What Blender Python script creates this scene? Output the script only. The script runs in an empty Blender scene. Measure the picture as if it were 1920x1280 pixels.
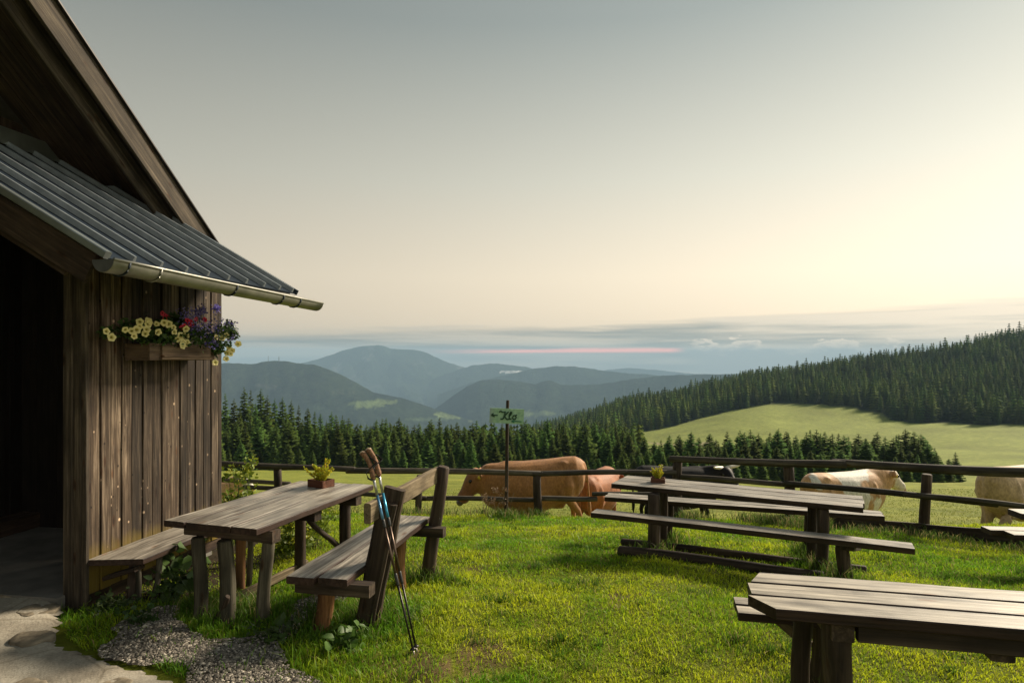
import bpy, math, random
import numpy as np
from mathutils import Vector, Matrix, noise as mnoise

random.seed(7)
RNG = np.random.default_rng(7)
sc = bpy.context.scene
COL = sc.collection
R = math.radians

# ------------------------------------------------------------------ camera, sky, sun, exposure
CAMZ, FPX = 1.9, 1200.0            # eye height above the lawn, focal length in photo pixels (1920 wide)
HZ = 667.0                         # photo row of the horizon
cam_d = bpy.data.cameras.new('camera')
cam_d.sensor_width = 36.0
cam_d.lens = FPX / 1920 * 36
cam_d.shift_y = (HZ - 640) / 1920
cam_d.clip_start, cam_d.clip_end = 0.05, 40000
cam = bpy.data.objects.new('camera', cam_d)
COL.objects.link(cam)
cam.location = (0, 0, CAMZ)
cam.rotation_euler = (R(90), 0, 0)
sc.camera = cam

SUN_EL, SUN_AZ = R(32), R(52)      # azimuth clockwise from +Y (view direction), so the sun stands at the right
world = bpy.data.worlds.new('World')
sc.world = world
world.use_nodes = True
SUN_STRENGTH, SUN_ANGLE = 5.0, R(12)


def build_world():
    nt = world.node_tree
    nt.nodes.clear()
    N, L = nt.nodes.new, nt.links.new

    def math_(op, a, b=None, c=None, clamp=False):
        n = N('ShaderNodeMath'); n.operation = op; n.use_clamp = clamp
        for i, v in enumerate((a, b, c)):
            if v is None: continue
            if isinstance(v, (int, float)): n.inputs[i].default_value = v
            else: L(v, n.inputs[i])
        return n.outputs[0]

    def mix(f, a, b, mode='MIX'):
        n = N('ShaderNodeMix'); n.data_type = 'RGBA'; n.blend_type = mode
        for i, v in ((0, f), (6, a), (7, b)):
            if isinstance(v, (int, float)): n.inputs[i].default_value = v
            elif isinstance(v, tuple): n.inputs[i].default_value = (*v, 1)
            else: L(v, n.inputs[i])
        return n.outputs[2]

    def sstep(v, a, b):
        n = N('ShaderNodeMapRange'); n.interpolation_type = 'SMOOTHSTEP'
        L(v, n.inputs[0]); n.inputs[1].default_value = a; n.inputs[2].default_value = b
        return n.outputs[0]

    out = N('ShaderNodeOutputWorld'); bg = N('ShaderNodeBackground')
    L(bg.outputs[0], out.inputs[0]); bg.inputs[1].default_value = 0.1
    sky = N('ShaderNodeTexSky'); sky.sky_type = 'NISHITA'; sky.sun_disc = False
    sky.sun_elevation = SUN_EL; sky.sun_rotation = SUN_AZ
    sky.altitude = 1500; sky.dust_density = 3.0; sky.air_density = 1.2
    tc = N('ShaderNodeTexCoord'); sep = N('ShaderNodeSeparateXYZ')
    L(tc.outputs['Generated'], sep.inputs[0])
    x, y, z = sep.outputs
    ramp = N('ShaderNodeValToRGB')
    L(z, ramp.inputs[0])
    stops = [(0.0, (.84, .66, .46)), (.05, (.95, .75, .52)), (.12, (.95, .79, .56)), (.26, (.68, .64, .50)),
             (.46, (.33, .355, .31)), (.7, (.22, .25, .24)), (1.0, (.17, .20, .21))]
    el = ramp.color_ramp.elements
    el[0].position, el[0].color = stops[0][0], (*stops[0][1], 1)
    el[1].position, el[1].color = stops[-1][0], (*stops[-1][1], 1)
    for p, c in stops[1:-1]:
        e = el.new(p); e.color = (*c, 1)
    # brighter and warmer towards the sun side
    azf = math_('POWER', 2.718, math_('MULTIPLY', x, .62))
    base = mix(1.0, ramp.outputs[0], azf, 'MULTIPLY')
    # low cloud bank along the horizon
    mp = N('ShaderNodeMapping'); L(tc.outputs['Generated'], mp.inputs[0]); mp.inputs['Scale'].default_value = (3.0, 3.0, 62.0)
    nz = N('ShaderNodeTexNoise'); L(mp.outputs[0], nz.inputs['Vector']); nz.inputs['Scale'].default_value = 1.0
    nz.inputs['Detail'].default_value = 7; nz.inputs['Roughness'].default_value = .55
    mp2 = N('ShaderNodeMapping'); L(tc.outputs['Generated'], mp2.inputs[0]); mp2.inputs['Scale'].default_value = (22, 22, 60.0)
    nz2 = N('ShaderNodeTexNoise'); L(mp2.outputs[0], nz2.inputs['Vector']); nz2.inputs['Scale'].default_value = 1.0
    nz2.inputs['Detail'].default_value = 8; nz2.inputs['Roughness'].default_value = .6
    top = math_('MULTIPLY_ADD', x, .034, .046)                       # top edge of the bank rises to the right
    d = math_('SUBTRACT', top, z)
    d = math_('ADD', d, math_('MULTIPLY_ADD', nz.outputs[0], .05, -.025))
    bank = sstep(d, -.003, .009)
    stripes = sstep(nz.outputs[0], .36, .62)
    ccol = mix(stripes, (.235, .25, .235), (.74, .62, .47))
    ccol = mix(1.0, ccol, azf, 'MULTIPLY')
    bank = math_('MULTIPLY', bank, .93)
    c1 = mix(bank, base, ccol)
    # heaped clouds low at the right
    az = math_('ARCTAN2', x, y)
    puffwin = math_('MULTIPLY', sstep(az, .25, .30), math_('SUBTRACT', 1.0, sstep(az, .50, .75)))
    ptop = math_('ADD', math_('MULTIPLY_ADD', nz2.outputs[0], .070, -.010), math_('MULTIPLY', az, -.02))
    pd = math_('SUBTRACT', ptop, z)
    puff = math_('MULTIPLY', sstep(pd, 0, .003), puffwin)
    pcol = mix(sstep(pd, .0, .016), (1.15, .95, .72), (.46, .44, .40))
    c2 = mix(math_('MULTIPLY', puff, .9), c1, pcol)
    # pink gap under the bank
    pw = math_('MULTIPLY', sstep(az, -.16, .02), math_('SUBTRACT', 1.0, sstep(az, .24, .27)))
    zc = math_('ADD', z, math_('MULTIPLY_ADD', nz.outputs[0], -.010, .005))
    pz = math_('ABSOLUTE', math_('SUBTRACT', zc, math_('MULTIPLY_ADD', az, .004, .0078)))
    pink = math_('MULTIPLY', math_('MULTIPLY', pw, sstep(nz.outputs[0], .25, .5)), math_('SUBTRACT', 1.0, sstep(pz, .0, .0052)))
    c3 = mix(pink, c2, (3.4, .95, .66))
    # below the horizon: dim ground tone
    c4 = mix(sstep(z, -.02, -.12), c3, (.10, .12, .10))
    scaled = mix(1.0, c4, (7.3, 7.3, 7.3), 'MULTIPLY')
    scaled.node.clamp_result = False
    L(mix(.10, scaled, sky.outputs[0]), bg.inputs[0])
    world.cycles.sampling_method = 'MANUAL'
    world.cycles.sample_map_resolution = 1024


build_world()
sun_d = bpy.data.lights.new('sun', 'SUN')
sun_d.energy, sun_d.angle, sun_d.color = SUN_STRENGTH, SUN_ANGLE, (1.0, .86, .66)
sun = bpy.data.objects.new('sun', sun_d)
COL.objects.link(sun)
sdir = Vector((math.sin(SUN_AZ) * math.cos(SUN_EL), math.cos(SUN_AZ) * math.cos(SUN_EL), math.sin(SUN_EL)))
sun.rotation_euler = sdir.to_track_quat('Z', 'Y').to_euler()
sun.location = sdir * 30

vs = sc.view_settings
vs.view_transform, vs.look, vs.exposure, vs.gamma = 'Standard', 'None', 0.5, 1.0
vs.use_curve_mapping = False
sc.render.engine = 'CYCLES'
sc.cycles.use_denoising = True
sc.cycles.max_bounces = 6
sc.cycles.volume_bounces = 0
sc.cycles.transparent_max_bounces = 8


# ------------------------------------------------------------------ survey helpers
def P(px, py, D):
    """world point seen at photo pixel (px, py) at depth D"""
    return Vector(((px - 960) / FPX * D, D, CAMZ + (HZ - py) / FPX * D))


def G(px, py, z=0.0):
    """world point at height z seen at photo pixel"""
    return P(px, py, (CAMZ - z) * FPX / (py - HZ))


# ------------------------------------------------------------------ mesh helpers
WMAT = {}


def link(name, data, parent=None, M=None):
    o = bpy.data.objects.new(name, data)
    COL.objects.link(o)
    M = M or Matrix.Identity(4)
    if parent is not None:
        o.parent = parent
        o.matrix_parent_inverse = WMAT[parent.name].inverted()
    o.matrix_basis = M
    WMAT[o.name] = M.copy()
    return o


def mesh(name, V, F, mat=None, smooth=False):
    me = bpy.data.meshes.new(name)
    me.from_pydata([tuple(v) for v in V], [], F)
    if mat: me.materials.append(mat)
    if smooth: me.polygons.foreach_set('use_smooth', [True] * len(me.polygons))
    me.update()
    return me


def mesh_np(name, V, T, mat=None, smooth=False, colors=None):
    """V (n,3) float, T (m,3) or (m,4) int"""
    me = bpy.data.meshes.new(name)
    V = np.ascontiguousarray(V, dtype=np.float32); T = np.ascontiguousarray(T, dtype=np.int32)
    k = T.shape[1]
    me.vertices.add(len(V)); me.vertices.foreach_set('co', V.ravel())
    me.loops.add(T.size); me.loops.foreach_set('vertex_index', T.ravel())
    me.polygons.add(len(T)); me.polygons.foreach_set('loop_start', np.arange(0, T.size, k, dtype=np.int32))
    if smooth: me.polygons.foreach_set('use_smooth', np.ones(len(T), dtype=bool))
    me.update(calc_edges=True)
    if colors is not None:
        a = me.color_attributes.new('tint', 'FLOAT_COLOR', 'POINT')
        c = np.ones((len(V), 4), dtype=np.float32); c[:, :3] = colors
        a.data.foreach_set('color', c.ravel())
    if mat: me.materials.append(mat)
    return me


def tag(o, label=None, cat=None, group=None, kind=None):
    if label: o['label'] = label
    if cat: o['category'] = cat
    if group: o['group'] = group
    if kind: o['kind'] = kind
    return o


def thing(name, loc, label, cat, group=None):
    o = link(name, None, None, Matrix.Translation(Vector(loc)))
    o.empty_display_size = .2
    return tag(o, label, cat, group)


def frame(A, X, up):
    X = Vector(X).normalized(); Zv = Vector(up)
    Zv = (Zv - X * Zv.dot(X)).normalized()
    Y = Zv.cross(X)
    M = Matrix((X, Y, Zv)).transposed().to_4x4()
    M.translation = A
    return M


def board(name, parent, A, B, w, t, mat, up=(0, 0, 1), nx=5, rough=.003, ch=.005, cut0=None, cut1=None, edge=None):
    """sawn board: local X along the length A-B (the centre line), Y width, Z thickness; cut = (left, right) end cut back"""
    A, B = Vector(A), Vector(B)
    L = (B - A).length
    M = frame(A, B - A, up)
    rnd = random.Random(hash((round(A.x, 3), round(A.y, 3), round(B.z, 3), round(w, 3))) & 0xffff)
    prof = [(-w/2, -t/2+ch), (-w/2+ch, -t/2), (w/2-ch, -t/2), (w/2, -t/2+ch), (w/2, t/2-ch), (w/2-ch, t/2), (-w/2+ch, t/2), (-w/2, t/2-ch)]
    V, F = [], []
    for i in range(nx + 1):
        f = i / nx
        jl, jr, jz = (rnd.uniform(-rough, rough) for _ in range(3))
        for (y, z) in prof:
            x = f * L
            if i == 0 and cut0: x += cut0[0] if y > 0 else cut0[1]
            if i == nx and cut1: x -= cut1[0] if y > 0 else cut1[1]
            V.append((x, y + (jr if y > 0 else jl), z + jz * .5))
    for i in range(nx):
        for k in range(8):
            a, b = i*8 + k, i*8 + (k+1) % 8
            F.append((a, b, b + 8, a + 8))
    F.append(tuple(range(7, -1, -1)))
    F.append(tuple(nx*8 + k for k in range(8)))
    me = mesh(name, V, F, mat)
    if edge is None and mat in (W_TABLE, W_TABLE_NEAR): edge = W_SHADE_STAIN
    if edge:                      # sides darker than tops: shade put into the colour, plus old stain
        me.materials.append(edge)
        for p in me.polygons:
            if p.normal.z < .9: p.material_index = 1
    return link(name, me, parent, M)


def log(name, parent, A, B, r0, r1, mat, n=12, rings=7, jit=.05, bend=.012, cap=.012):
    A, B = Vector(A), Vector(B)
    L = (B - A).length
    up = (0, 0, 1) if abs((B - A).normalized().z) < .9 else (1, 0, 0)
    M = frame(A, B - A, up)
    rnd = random.Random(hash((round(A.x, 3), round(B.y, 3), round(B.z, 3))) & 0xffff)
    ph = [rnd.uniform(0, 6.28) for _ in range(4)]
    V, F = [], []
    xs = [0, min(cap, L*.1)] + [L * i / rings for i in range(1, rings)] + [L - min(cap, L*.1), L]
    for i, x in enumerate(xs):
        f = x / L
        r = r0 + (r1 - r0) * f
        if i in (0, len(xs) - 1): r *= .82
        cy = bend * math.sin(f * 3.1 * 1.3 + ph[0]); cz = bend * math.sin(f * 2.7 * 1.7 + ph[1])
        for k in range(n):
            a = 2 * math.pi * k / n
            rr = r * (1 + jit * (.6*math.sin(2*a + ph[2] + f*2) + .4*math.sin(3*a + ph[3] - f*3) + rnd.uniform(-.4, .4)))
            V.append((x, cy + rr*math.cos(a), cz + rr*math.sin(a)))
    m = len(xs)
    for i in range(m - 1):
        for k in range(n):
            a, b = i*n + k, i*n + (k+1) % n
            F.append((a, a + n, b + n, b))
    F.append(tuple(range(n)))
    F.append(tuple((m-1)*n + k for k in range(n-1, -1, -1)))
    F = [f[::-1] for f in F]
    me = mesh(name, V, F, mat, True)
    for p in list(me.polygons)[-2:]: p.use_smooth = False
    return link(name, me, parent, M)


def tube_geo(pts, radii, n=8, V=None, F=None, close=True):
    V = [] if V is None else V; F = [] if F is None else F
    base = len(V)
    pts = [Vector(p) for p in pts]
    for i, p in enumerate(pts):
        t = (pts[min(i+1, len(pts)-1)] - pts[max(i-1, 0)]).normalized()
        a = Vector((0, 0, 1)) if abs(t.z) < .9 else Vector((1, 0, 0))
        u = t.cross(a).normalized(); v = t.cross(u)
        r = radii[i] if hasattr(radii, '__len__') else radii
        for k in range(n):
            an = 2*math.pi*k/n
            V.append(p + u*(r*math.cos(an)) + v*(r*math.sin(an)))
    for i in range(len(pts)-1):
        for k in range(n):
            a, b = base + i*n + k, base + i*n + (k+1) % n
            F.append((a, b, b+n, a+n))
    if close:
        F.append(tuple(base + k for k in range(n-1, -1, -1)))
        F.append(tuple(base + (len(pts)-1)*n + k for k in range(n)))
    return V, F


def tube(name, parent, pts, radii, mat, n=8):
    V, F = tube_geo(pts, radii, n)
    o = Vector(V[0])
    return link(name, mesh(name, [v - o for v in V], F, mat, True), parent, Matrix.Translation(o))


def box_geo(c, sx, sy, sz, V, F, M=None):
    b = len(V)
    for dz in (-1, 1):
        for dy in (-1, 1):
            for dx in (-1, 1):
                v = Vector((c[0] + dx*sx/2, c[1] + dy*sy/2, c[2] + dz*sz/2))
                V.append(M @ v if M else v)
    for f in ((0, 2, 3, 1), (4, 5, 7, 6), (0, 1, 5, 4), (2, 6, 7, 3), (0, 4, 6, 2), (1, 3, 7, 5)):
        F.append(tuple(b + i for i in f))


# ------------------------------------------------------------------ materials
def nodes(name):
    m = bpy.data.materials.new(name); m.use_nodes = True
    nt = m.node_tree
    return m, nt, nt.nodes['Principled BSDF'], nt.nodes.new, nt.links.new


def ramp_node(N, stops):
    r = N('ShaderNodeValToRGB'); el = r.color_ramp.elements
    el[0].position, el[0].color = stops[0][0], (*stops[0][1], 1)
    el[1].position, el[1].color = stops[-1][0], (*stops[-1][1], 1)
    for p, c in stops[1:-1]:
        e = el.new(p); e.color = (*c, 1)
    return r


def mixc(N, L, f, a, b, mode='MIX'):
    n = N('ShaderNodeMix'); n.data_type = 'RGBA'; n.blend_type = mode
    for i, v in ((0, f), (6, a), (7, b)):
        if isinstance(v, (int, float)): n.inputs[i].default_value = v
        elif isinstance(v, tuple): n.inputs[i].default_value = (*v, 1)
        else: L(v, n.inputs[i])
    return n.outputs[2]


def wood(name, dark, mid, light, rough=.75, spec=.3, grain=1.0, moss=None, vary=.35, bump=.5, knots=True, wet=0.0, spots=False):
    m, nt, bs, N, L = nodes(name)
    tc = N('ShaderNodeTexCoord'); oi = N('ShaderNodeObjectInfo')
    off = N('ShaderNodeVectorMath'); off.operation = 'SCALE'
    cmb = N('ShaderNodeCombineXYZ')
    for i in range(3): L(oi.outputs['Random'], cmb.inputs[i])
    L(cmb.outputs[0], off.inputs[0]); off.inputs['Scale'].default_value = 37.0
    add = N('ShaderNodeVectorMath'); add.operation = 'ADD'
    L(tc.outputs['Object'], add.inputs[0]); L(off.outputs[0], add.inputs[1])

    def nz(scale, vec, det=6, ro=.6, dist=0.0):
        mp = N('ShaderNodeMapping'); L(add.outputs[0], mp.inputs[0]); mp.inputs['Scale'].default_value = vec
        n = N('ShaderNodeTexNoise'); L(mp.outputs[0], n.inputs['Vector'])
        n.inputs['Scale'].default_value = scale; n.inputs['Detail'].default_value = det
        n.inputs['Roughness'].default_value = ro; n.inputs['Distortion'].default_value = dist
        return n.outputs[0]
    streak = nz(1.0, (1.3*grain, 34*grain, 34*grain), 7, .68, .5)
    fine = nz(1.0, (5*grain, 170*grain, 170*grain), 3, .6)
    blot = nz(1.0, (3.2, 7, 7), 4, .55)
    r = ramp_node(N, [(.30, dark), (.5, mid), (.72, light)])
    L(streak, r.inputs[0])
    c = mixc(N, L, .55, r.outputs[0], fine, 'OVERLAY')
    bl = ramp_node(N, [(.30, (.34, .31, .29)), (.64, (1.2, 1.18, 1.16))]); L(blot, bl.inputs[0])
    c = mixc(N, L, .75, c, bl.outputs[0], 'MULTIPLY')
    if knots:
        mp = N('ShaderNodeMapping'); L(add.outputs[0], mp.inputs[0]); mp.inputs['Scale'].default_value = (3.0, 10, 10)
        v = N('ShaderNodeTexVoronoi'); L(mp.outputs[0], v.inputs['Vector']); v.inputs['Scale'].default_value = 1.0
        kr = ramp_node(N, [(.05, (.25, .17, .12)), (.11, (.75, .45, .28)), (.17, (1, 1, 1))]); L(v.outputs['Distance'], kr.inputs[0])
        c = mixc(N, L, .8, c, kr.outputs[0], 'MULTIPLY')
    if spots:     # nail heads, worm holes and rubbed bright specks
        for scl, thr, colr in (((15, 18, 18), .13, (.46, .33, .22)), ((17, 21, 21), .13, (.012, .008, .006))):
            mp = N('ShaderNodeMapping'); L(add.outputs[0], mp.inputs[0]); mp.inputs['Scale'].default_value = scl
            v = N('ShaderNodeTexVoronoi'); L(mp.outputs[0], v.inputs['Vector']); v.inputs['Scale'].default_value = 1.0
            mm = N('ShaderNodeMapRange'); L(v.outputs['Distance'], mm.inputs[0]); mm.inputs[1].default_value = thr*1.8; mm.inputs[2].default_value = thr
            sc_ = N('ShaderNodeSeparateColor'); L(v.outputs['Color'], sc_.inputs[0])
            gt = N('ShaderNodeMath'); gt.operation = 'GREATER_THAN'; L(sc_.outputs[0], gt.inputs[0]); gt.inputs[1].default_value = .91
            mu = N('ShaderNodeMath'); mu.operation = 'MULTIPLY'; L(gt.outputs[0], mu.inputs[0]); L(mm.outputs[0], mu.inputs[1])
            c = mixc(N, L, mu.outputs[0], c, colr)
    hv = N('ShaderNodeHueSaturation'); L(c, hv.inputs['Color'])
    mr = N('ShaderNodeMapRange'); L(oi.outputs['Random'], mr.inputs[0]); mr.inputs[3].default_value = 1 - vary; mr.inputs[4].default_value = 1 + vary
    L(mr.outputs[0], hv.inputs['Value'])
    c = hv.outputs[0]
    if moss:   # (colour, x_from, x_to): lichen on the board's lower end
        col, x0, x1 = moss
        sp = N('ShaderNodeSeparateXYZ'); L(tc.outputs['Object'], sp.inputs[0])
        ad = N('ShaderNodeMath'); ad.operation = 'MULTIPLY_ADD'; L(blot, ad.inputs[0]); ad.inputs[1].default_value = .30; L(sp.outputs[0], ad.inputs[2])
        mm = N('ShaderNodeMapRange'); L(ad.outputs[0], mm.inputs[0]); mm.inputs[1].default_value = x1; mm.inputs[2].default_value = x0
        mm.inputs[3].default_value = 0; mm.inputs[4].default_value = .8
        c = mixc(N, L, mm.outputs[0], c, col)
    L(c, bs.inputs['Base Color'])
    rr = N('ShaderNodeMapRange'); L(blot, rr.inputs[0]); rr.inputs[1].default_value = .35; rr.inputs[2].default_value = .65
    rr.inputs[3].default_value = rough - wet; rr.inputs[4].default_value = rough
    L(rr.outputs[0], bs.inputs['Roughness'])
    bs.inputs['Specular IOR Level'].default_value = spec
    hsum = N('ShaderNodeMath'); hsum.operation = 'MULTIPLY_ADD'; L(fine, hsum.inputs[0]); hsum.inputs[1].default_value = .5; L(streak, hsum.inputs[2])
    bp = N('ShaderNodeBump'); L(hsum.outputs[0], bp.inputs['Height']); bp.inputs['Strength'].default_value = bump; bp.inputs['Distance'].default_value = .006
    L(bp.outputs[0], bs.inputs['Normal'])
    return m


def plain(name, col, rough=.6, metal=0.0, spec=.5, vary=0.0, nscale=12, namt=.25, bump=0.0, trans=0.0):
    m, nt, bs, N, L = nodes(name)
    tc = N('ShaderNodeTexCoord')
    n = N('ShaderNodeTexNoise'); L(tc.outputs['Object'], n.inputs['Vector']); n.inputs['Scale'].default_value = nscale; n.inputs['Detail'].default_value = 6
    lo = tuple(c * (1 - namt) for c in col); hi = tuple(min(1, c * (1 + namt)) for c in col)
    r = ramp_node(N, [(.3, lo), (.7, hi)]); L(n.outputs[0], r.inputs[0])
    c = r.outputs[0]
    if vary:
        oi = N('ShaderNodeObjectInfo'); hv = N('ShaderNodeHueSaturation'); L(c, hv.inputs['Color'])
        mr = N('ShaderNodeMapRange'); L(oi.outputs['Random'], mr.inputs[0]); mr.inputs[3].default_value = 1-vary; mr.inputs[4].default_value = 1+vary
        L(mr.outputs[0], hv.inputs['Value']); c = hv.outputs[0]
    L(c, bs.inputs['Base Color'])
    bs.inputs['Roughness'].default_value = rough; bs.inputs['Metallic'].default_value = metal
    bs.inputs['Specular IOR Level'].default_value = spec
    if bump:
        bp = N('ShaderNodeBump'); L(n.outputs[0], bp.inputs['Height']); bp.inputs['Strength'].default_value = bump; bp.inputs['Distance'].default_value = .02
        L(bp.outputs[0], bs.inputs['Normal'])
    return m


def leafy(name, vary=.3, trans=.25, gain=1.0, rough=.55, spec=.25):
    """leaves and blades: colour from the 'tint' attribute, a little light coming through"""
    m, nt, bs, N, L = nodes(name)
    a = N('ShaderNodeVertexColor'); a.layer_name = 'tint'
    oi = N('ShaderNodeObjectInfo'); hv = N('ShaderNodeHueSaturation'); L(a.outputs[0], hv.inputs['Color'])
    mr = N('ShaderNodeMapRange'); L(oi.outputs['Random'], mr.inputs[0]); mr.inputs[3].default_value = gain*(1-vary); mr.inputs[4].default_value = gain*(1+vary)
    L(mr.outputs[0], hv.inputs['Value'])
    mh = N('ShaderNodeMapRange'); L(oi.outputs['Random'], mh.inputs[0]); mh.inputs[3].default_value = .5 - .035*(vary > 0); mh.inputs[4].default_value = .5 + .02*(vary > 0)
    L(mh.outputs[0], hv.inputs['Hue'])
    L(hv.outputs[0], bs.inputs['Base Color'])
    bs.inputs['Roughness'].default_value = rough; bs.inputs['Specular IOR Level'].default_value = spec
    if trans:
        tr = N('ShaderNodeBsdfTranslucent'); L(hv.outputs[0], tr.inputs[0])
        mx = N('ShaderNodeMixShader'); mx.inputs[0].default_value = trans
        L(bs.outputs[0], mx.inputs[1]); L(tr.outputs[0], mx.inputs[2])
        L(mx.outputs[0], nt.nodes['Material Output'].inputs[0])
    return m


W_WALL = wood('wall_wood', (.012, .008, .005), (.062, .042, .027), (.27, .21, .15), rough=.8, moss=((.22, .155, .02), .30, .52), spots=True, vary=.55)
W_DARK = wood('dark_beam_wood', (.016, .010, .007), (.045, .028, .018), (.10, .068, .045), rough=.8, vary=.2)
W_RAKE = wood('rake_wood', (.018, .013, .009), (.062, .048, .033), (.15, .12, .085), rough=.8, vary=.15)
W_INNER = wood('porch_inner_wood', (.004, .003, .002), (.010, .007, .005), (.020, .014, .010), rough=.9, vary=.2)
W_TABLE = wood('table_wood', (.06, .053, .045), (.25, .225, .188), (.50, .465, .40), rough=.62, spec=.5, vary=.12, wet=.24, knots=True, bump=.35)
W_TABLE_NEAR = wood('near_table_wood', (.06, .05, .038), (.30, .265, .21), (.58, .53, .435), rough=.62, spec=.5, vary=.1, wet=.22, bump=.35)
W_LOG = wood('log_wood', (.016, .011, .008), (.050, .034, .023), (.13, .095, .068), rough=.75, vary=.25, grain=.6)
W_LOGM = wood('mossy_log_wood', (.022, .022, .015), (.070, .062, .042), (.17, .155, .115), rough=.8, vary=.25, grain=.6)
W_ORANGE = wood('fresh_spruce_wood', (.07, .03, .013), (.20, .095, .038), (.34, .18, .075), rough=.7, vary=.15, grain=.6)
W_RAIL = wood('fence_rail_wood', (.020, .016, .011), (.062, .050, .036), (.165, .14, .105), rough=.7, vary=.3, grain=.6)
W_BOX = wood('flower_box_wood', (.05, .032, .02), (.12, .08, .05), (.2, .145, .095), rough=.8, vary=.1)
W_PLANTER = wood('planter_wood', (.05, .018, .010), (.12, .045, .024), (.2, .09, .05), rough=.6, vary=.1)
W_GROUND = wood('weathered_edging_wood', (.08, .06, .035), (.2, .155, .095), (.32, .26, .17), rough=.85, vary=.2)
W_SHADE_STAIN = wood('shaded_stained_edge', (.014, .007, .005), (.038, .020, .014), (.075, .045, .032), rough=.6, vary=.1)  # board sides: painted-in shade together with leftover red-brown stain
M_ROOF = plain('roof_sheet_metal', (.014, .022, .033), rough=.45, metal=.1, spec=.25, nscale=5, namt=.25, vary=.12)
M_SEAM = plain('roof_seam_metal', (.28, .31, .33), rough=.36, metal=.4, nscale=9, namt=.2)
M_GUTTER = plain('gutter_zinc', (.26, .255, .225), rough=.45, metal=.75, nscale=7, namt=.22)
M_FLASH = plain('flashing_zinc', (.33, .36, .35), rough=.38, metal=.8, nscale=6, namt=.15)
M_TILE = plain('main_roof_covering', (.06, .05, .045), rough=.8, nscale=20)

# ------------------------------------------------------------------ terrain
ZY = np.array([(-40, 1.2), (-8, .35), (0, .06), (4.8, 0), (6.8, -.17), (8.4, -.36), (9.6, -.51), (10.3, -.72), (11, -1.22), (11.6, -1.48), (12.6, -1.66),
               (15, -2.06), (20, -2.95), (24, -3.75), (45, -7.0)])
TD = [60, 85, 120, 160, 240, 330, 420, 520, 620, 800, 1100, 1500, 2200, 9500]
TPX = [-900, 420, 800, 1000, 1200, 1450, 1700, 1920, 2400, 4000]
TPY = {-900: [891, 880, 873, 872, 885, 905, 920, 935, 945, 960, 985, 1000], 420: [891, 880, 873, 872, 885, 905, 920, 935, 945, 960, 985, 1000],
       800: [891, 880, 878, 880, 892, 905, 915, 925, 930, 945, 975, 1000], 1000: [893, 882, 878, 874, 868, 858, 846, 834, 816, 824, 900, 960],
       1200: [897, 886, 876, 866, 848, 822, 793, 768, 762, 795, 880, 950], 1450: [905, 897, 884, 868, 838, 785, 750, 719, 713, 765, 860, 940],
       1700: [916, 906, 890, 866, 832, 790, 735, 680, 690, 755, 850, 940], 1920: [922, 910, 888, 862, 822, 780, 702, 640, 662, 735, 840, 930],
       2400: [930, 915, 890, 860, 800, 740, 650, 610, 650, 720, 830, 920], 4000: [930, 915, 890, 860, 800, 740, 650, 610, 650, 720, 830, 920]}
VALLEY = -450.0
_tz = np.array([[CAMZ + (HZ - py) / FPX * d for py, d in zip(TPY[c], TD)] + [VALLEY, VALLEY] for c in TPX])


def vnoise(x, y, seed=0):
    """cheap smooth value noise, vectorised, about -1..1"""
    x = np.asarray(x, float); y = np.asarray(y, float)
    xi, yi = np.floor(x).astype(np.int64), np.floor(y).astype(np.int64)
    xf, yf = x - xi, y - yi
    u, v = xf*xf*(3-2*xf), yf*yf*(3-2*yf)

    def h(a, b):
        n = (a * 374761393 + b * 668265263 + seed * 974711) & 0x7fffffff
        n = ((n ^ (n >> 13)) * 1274126177) & 0x7fffffff
        return ((n ^ (n >> 16)) & 0xffff) / 32767.5 - 1
    return (h(xi, yi)*(1-u) + h(xi+1, yi)*u)*(1-v) + (h(xi, yi+1)*(1-u) + h(xi+1, yi+1)*u)*v


def fbm(x, y, octv=4, seed=0):
    s, a, t = 0, 1.0, 0
    for i in range(octv):
        s = s + a*vnoise(x*2**i, y*2**i, seed + i); t += a; a *= .5
    return s / t


def ground_z(x, y):
    x = np.asarray(x, float); y = np.asarray(y, float)
    r = np.hypot(x, y); ang = np.arctan2(x, y)
    D = np.where(np.abs(ang) < R(50), y, np.where(np.abs(ang) < R(90), np.maximum(y, 0) * .0 + r*np.cos(np.minimum(np.abs(ang), R(50)))
                 * np.clip((R(120) - np.abs(ang)) / R(70), 0, 1), y))
    zn = np.interp(D, ZY[:, 0], ZY[:, 1])
    cross = -.022*np.clip(x - 1, 0, 8) + .012*np.clip(-x, 0, 8)
    zn = zn + cross*np.clip((D - 5)/3, 0, 1)*np.clip((40 - D)/20, 0, 1)
    lump = fbm(x*2.1, y*2.1, 3, 5)*.038 + fbm(x*.5, y*.5, 2, 9)*.05
    zn = zn + lump*np.clip((r - 2)/2, 0, 1)
    px = 960 + FPX*np.tan(np.clip(ang, -R(62), R(62)))
    Dc = np.clip(D, TD[0], TD[-1]); lD = np.log(Dc); lt = np.log(np.array(TD))
    zc = np.stack([np.interp(lD, lt, row) for row in _tz])
    ci = np.clip(np.searchsorted(TPX, px) - 1, 0, len(TPX) - 2)
    c0 = np.array(TPX)[ci]; c1 = np.array(TPX)[ci + 1]
    f = np.clip((px - c0)/(c1 - c0), 0, 1); f = f*f*(3-2*f)*.6 + f*.4
    zt = np.take_along_axis(zc, ci[None], 0)[0]*(1-f) + np.take_along_axis(zc, ci[None]+1, 0)[0]*f
    zt = zt + fbm(x/40, y/40, 3, 21)*np.clip(D/400, 0, 3)*1.2
    w = np.clip((D - 45)/15, 0, 1)
    return zn*(1-w) + zt*w


def gz(x, y):
    return float(ground_z(np.array([x]), np.array([y]))[0])


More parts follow.
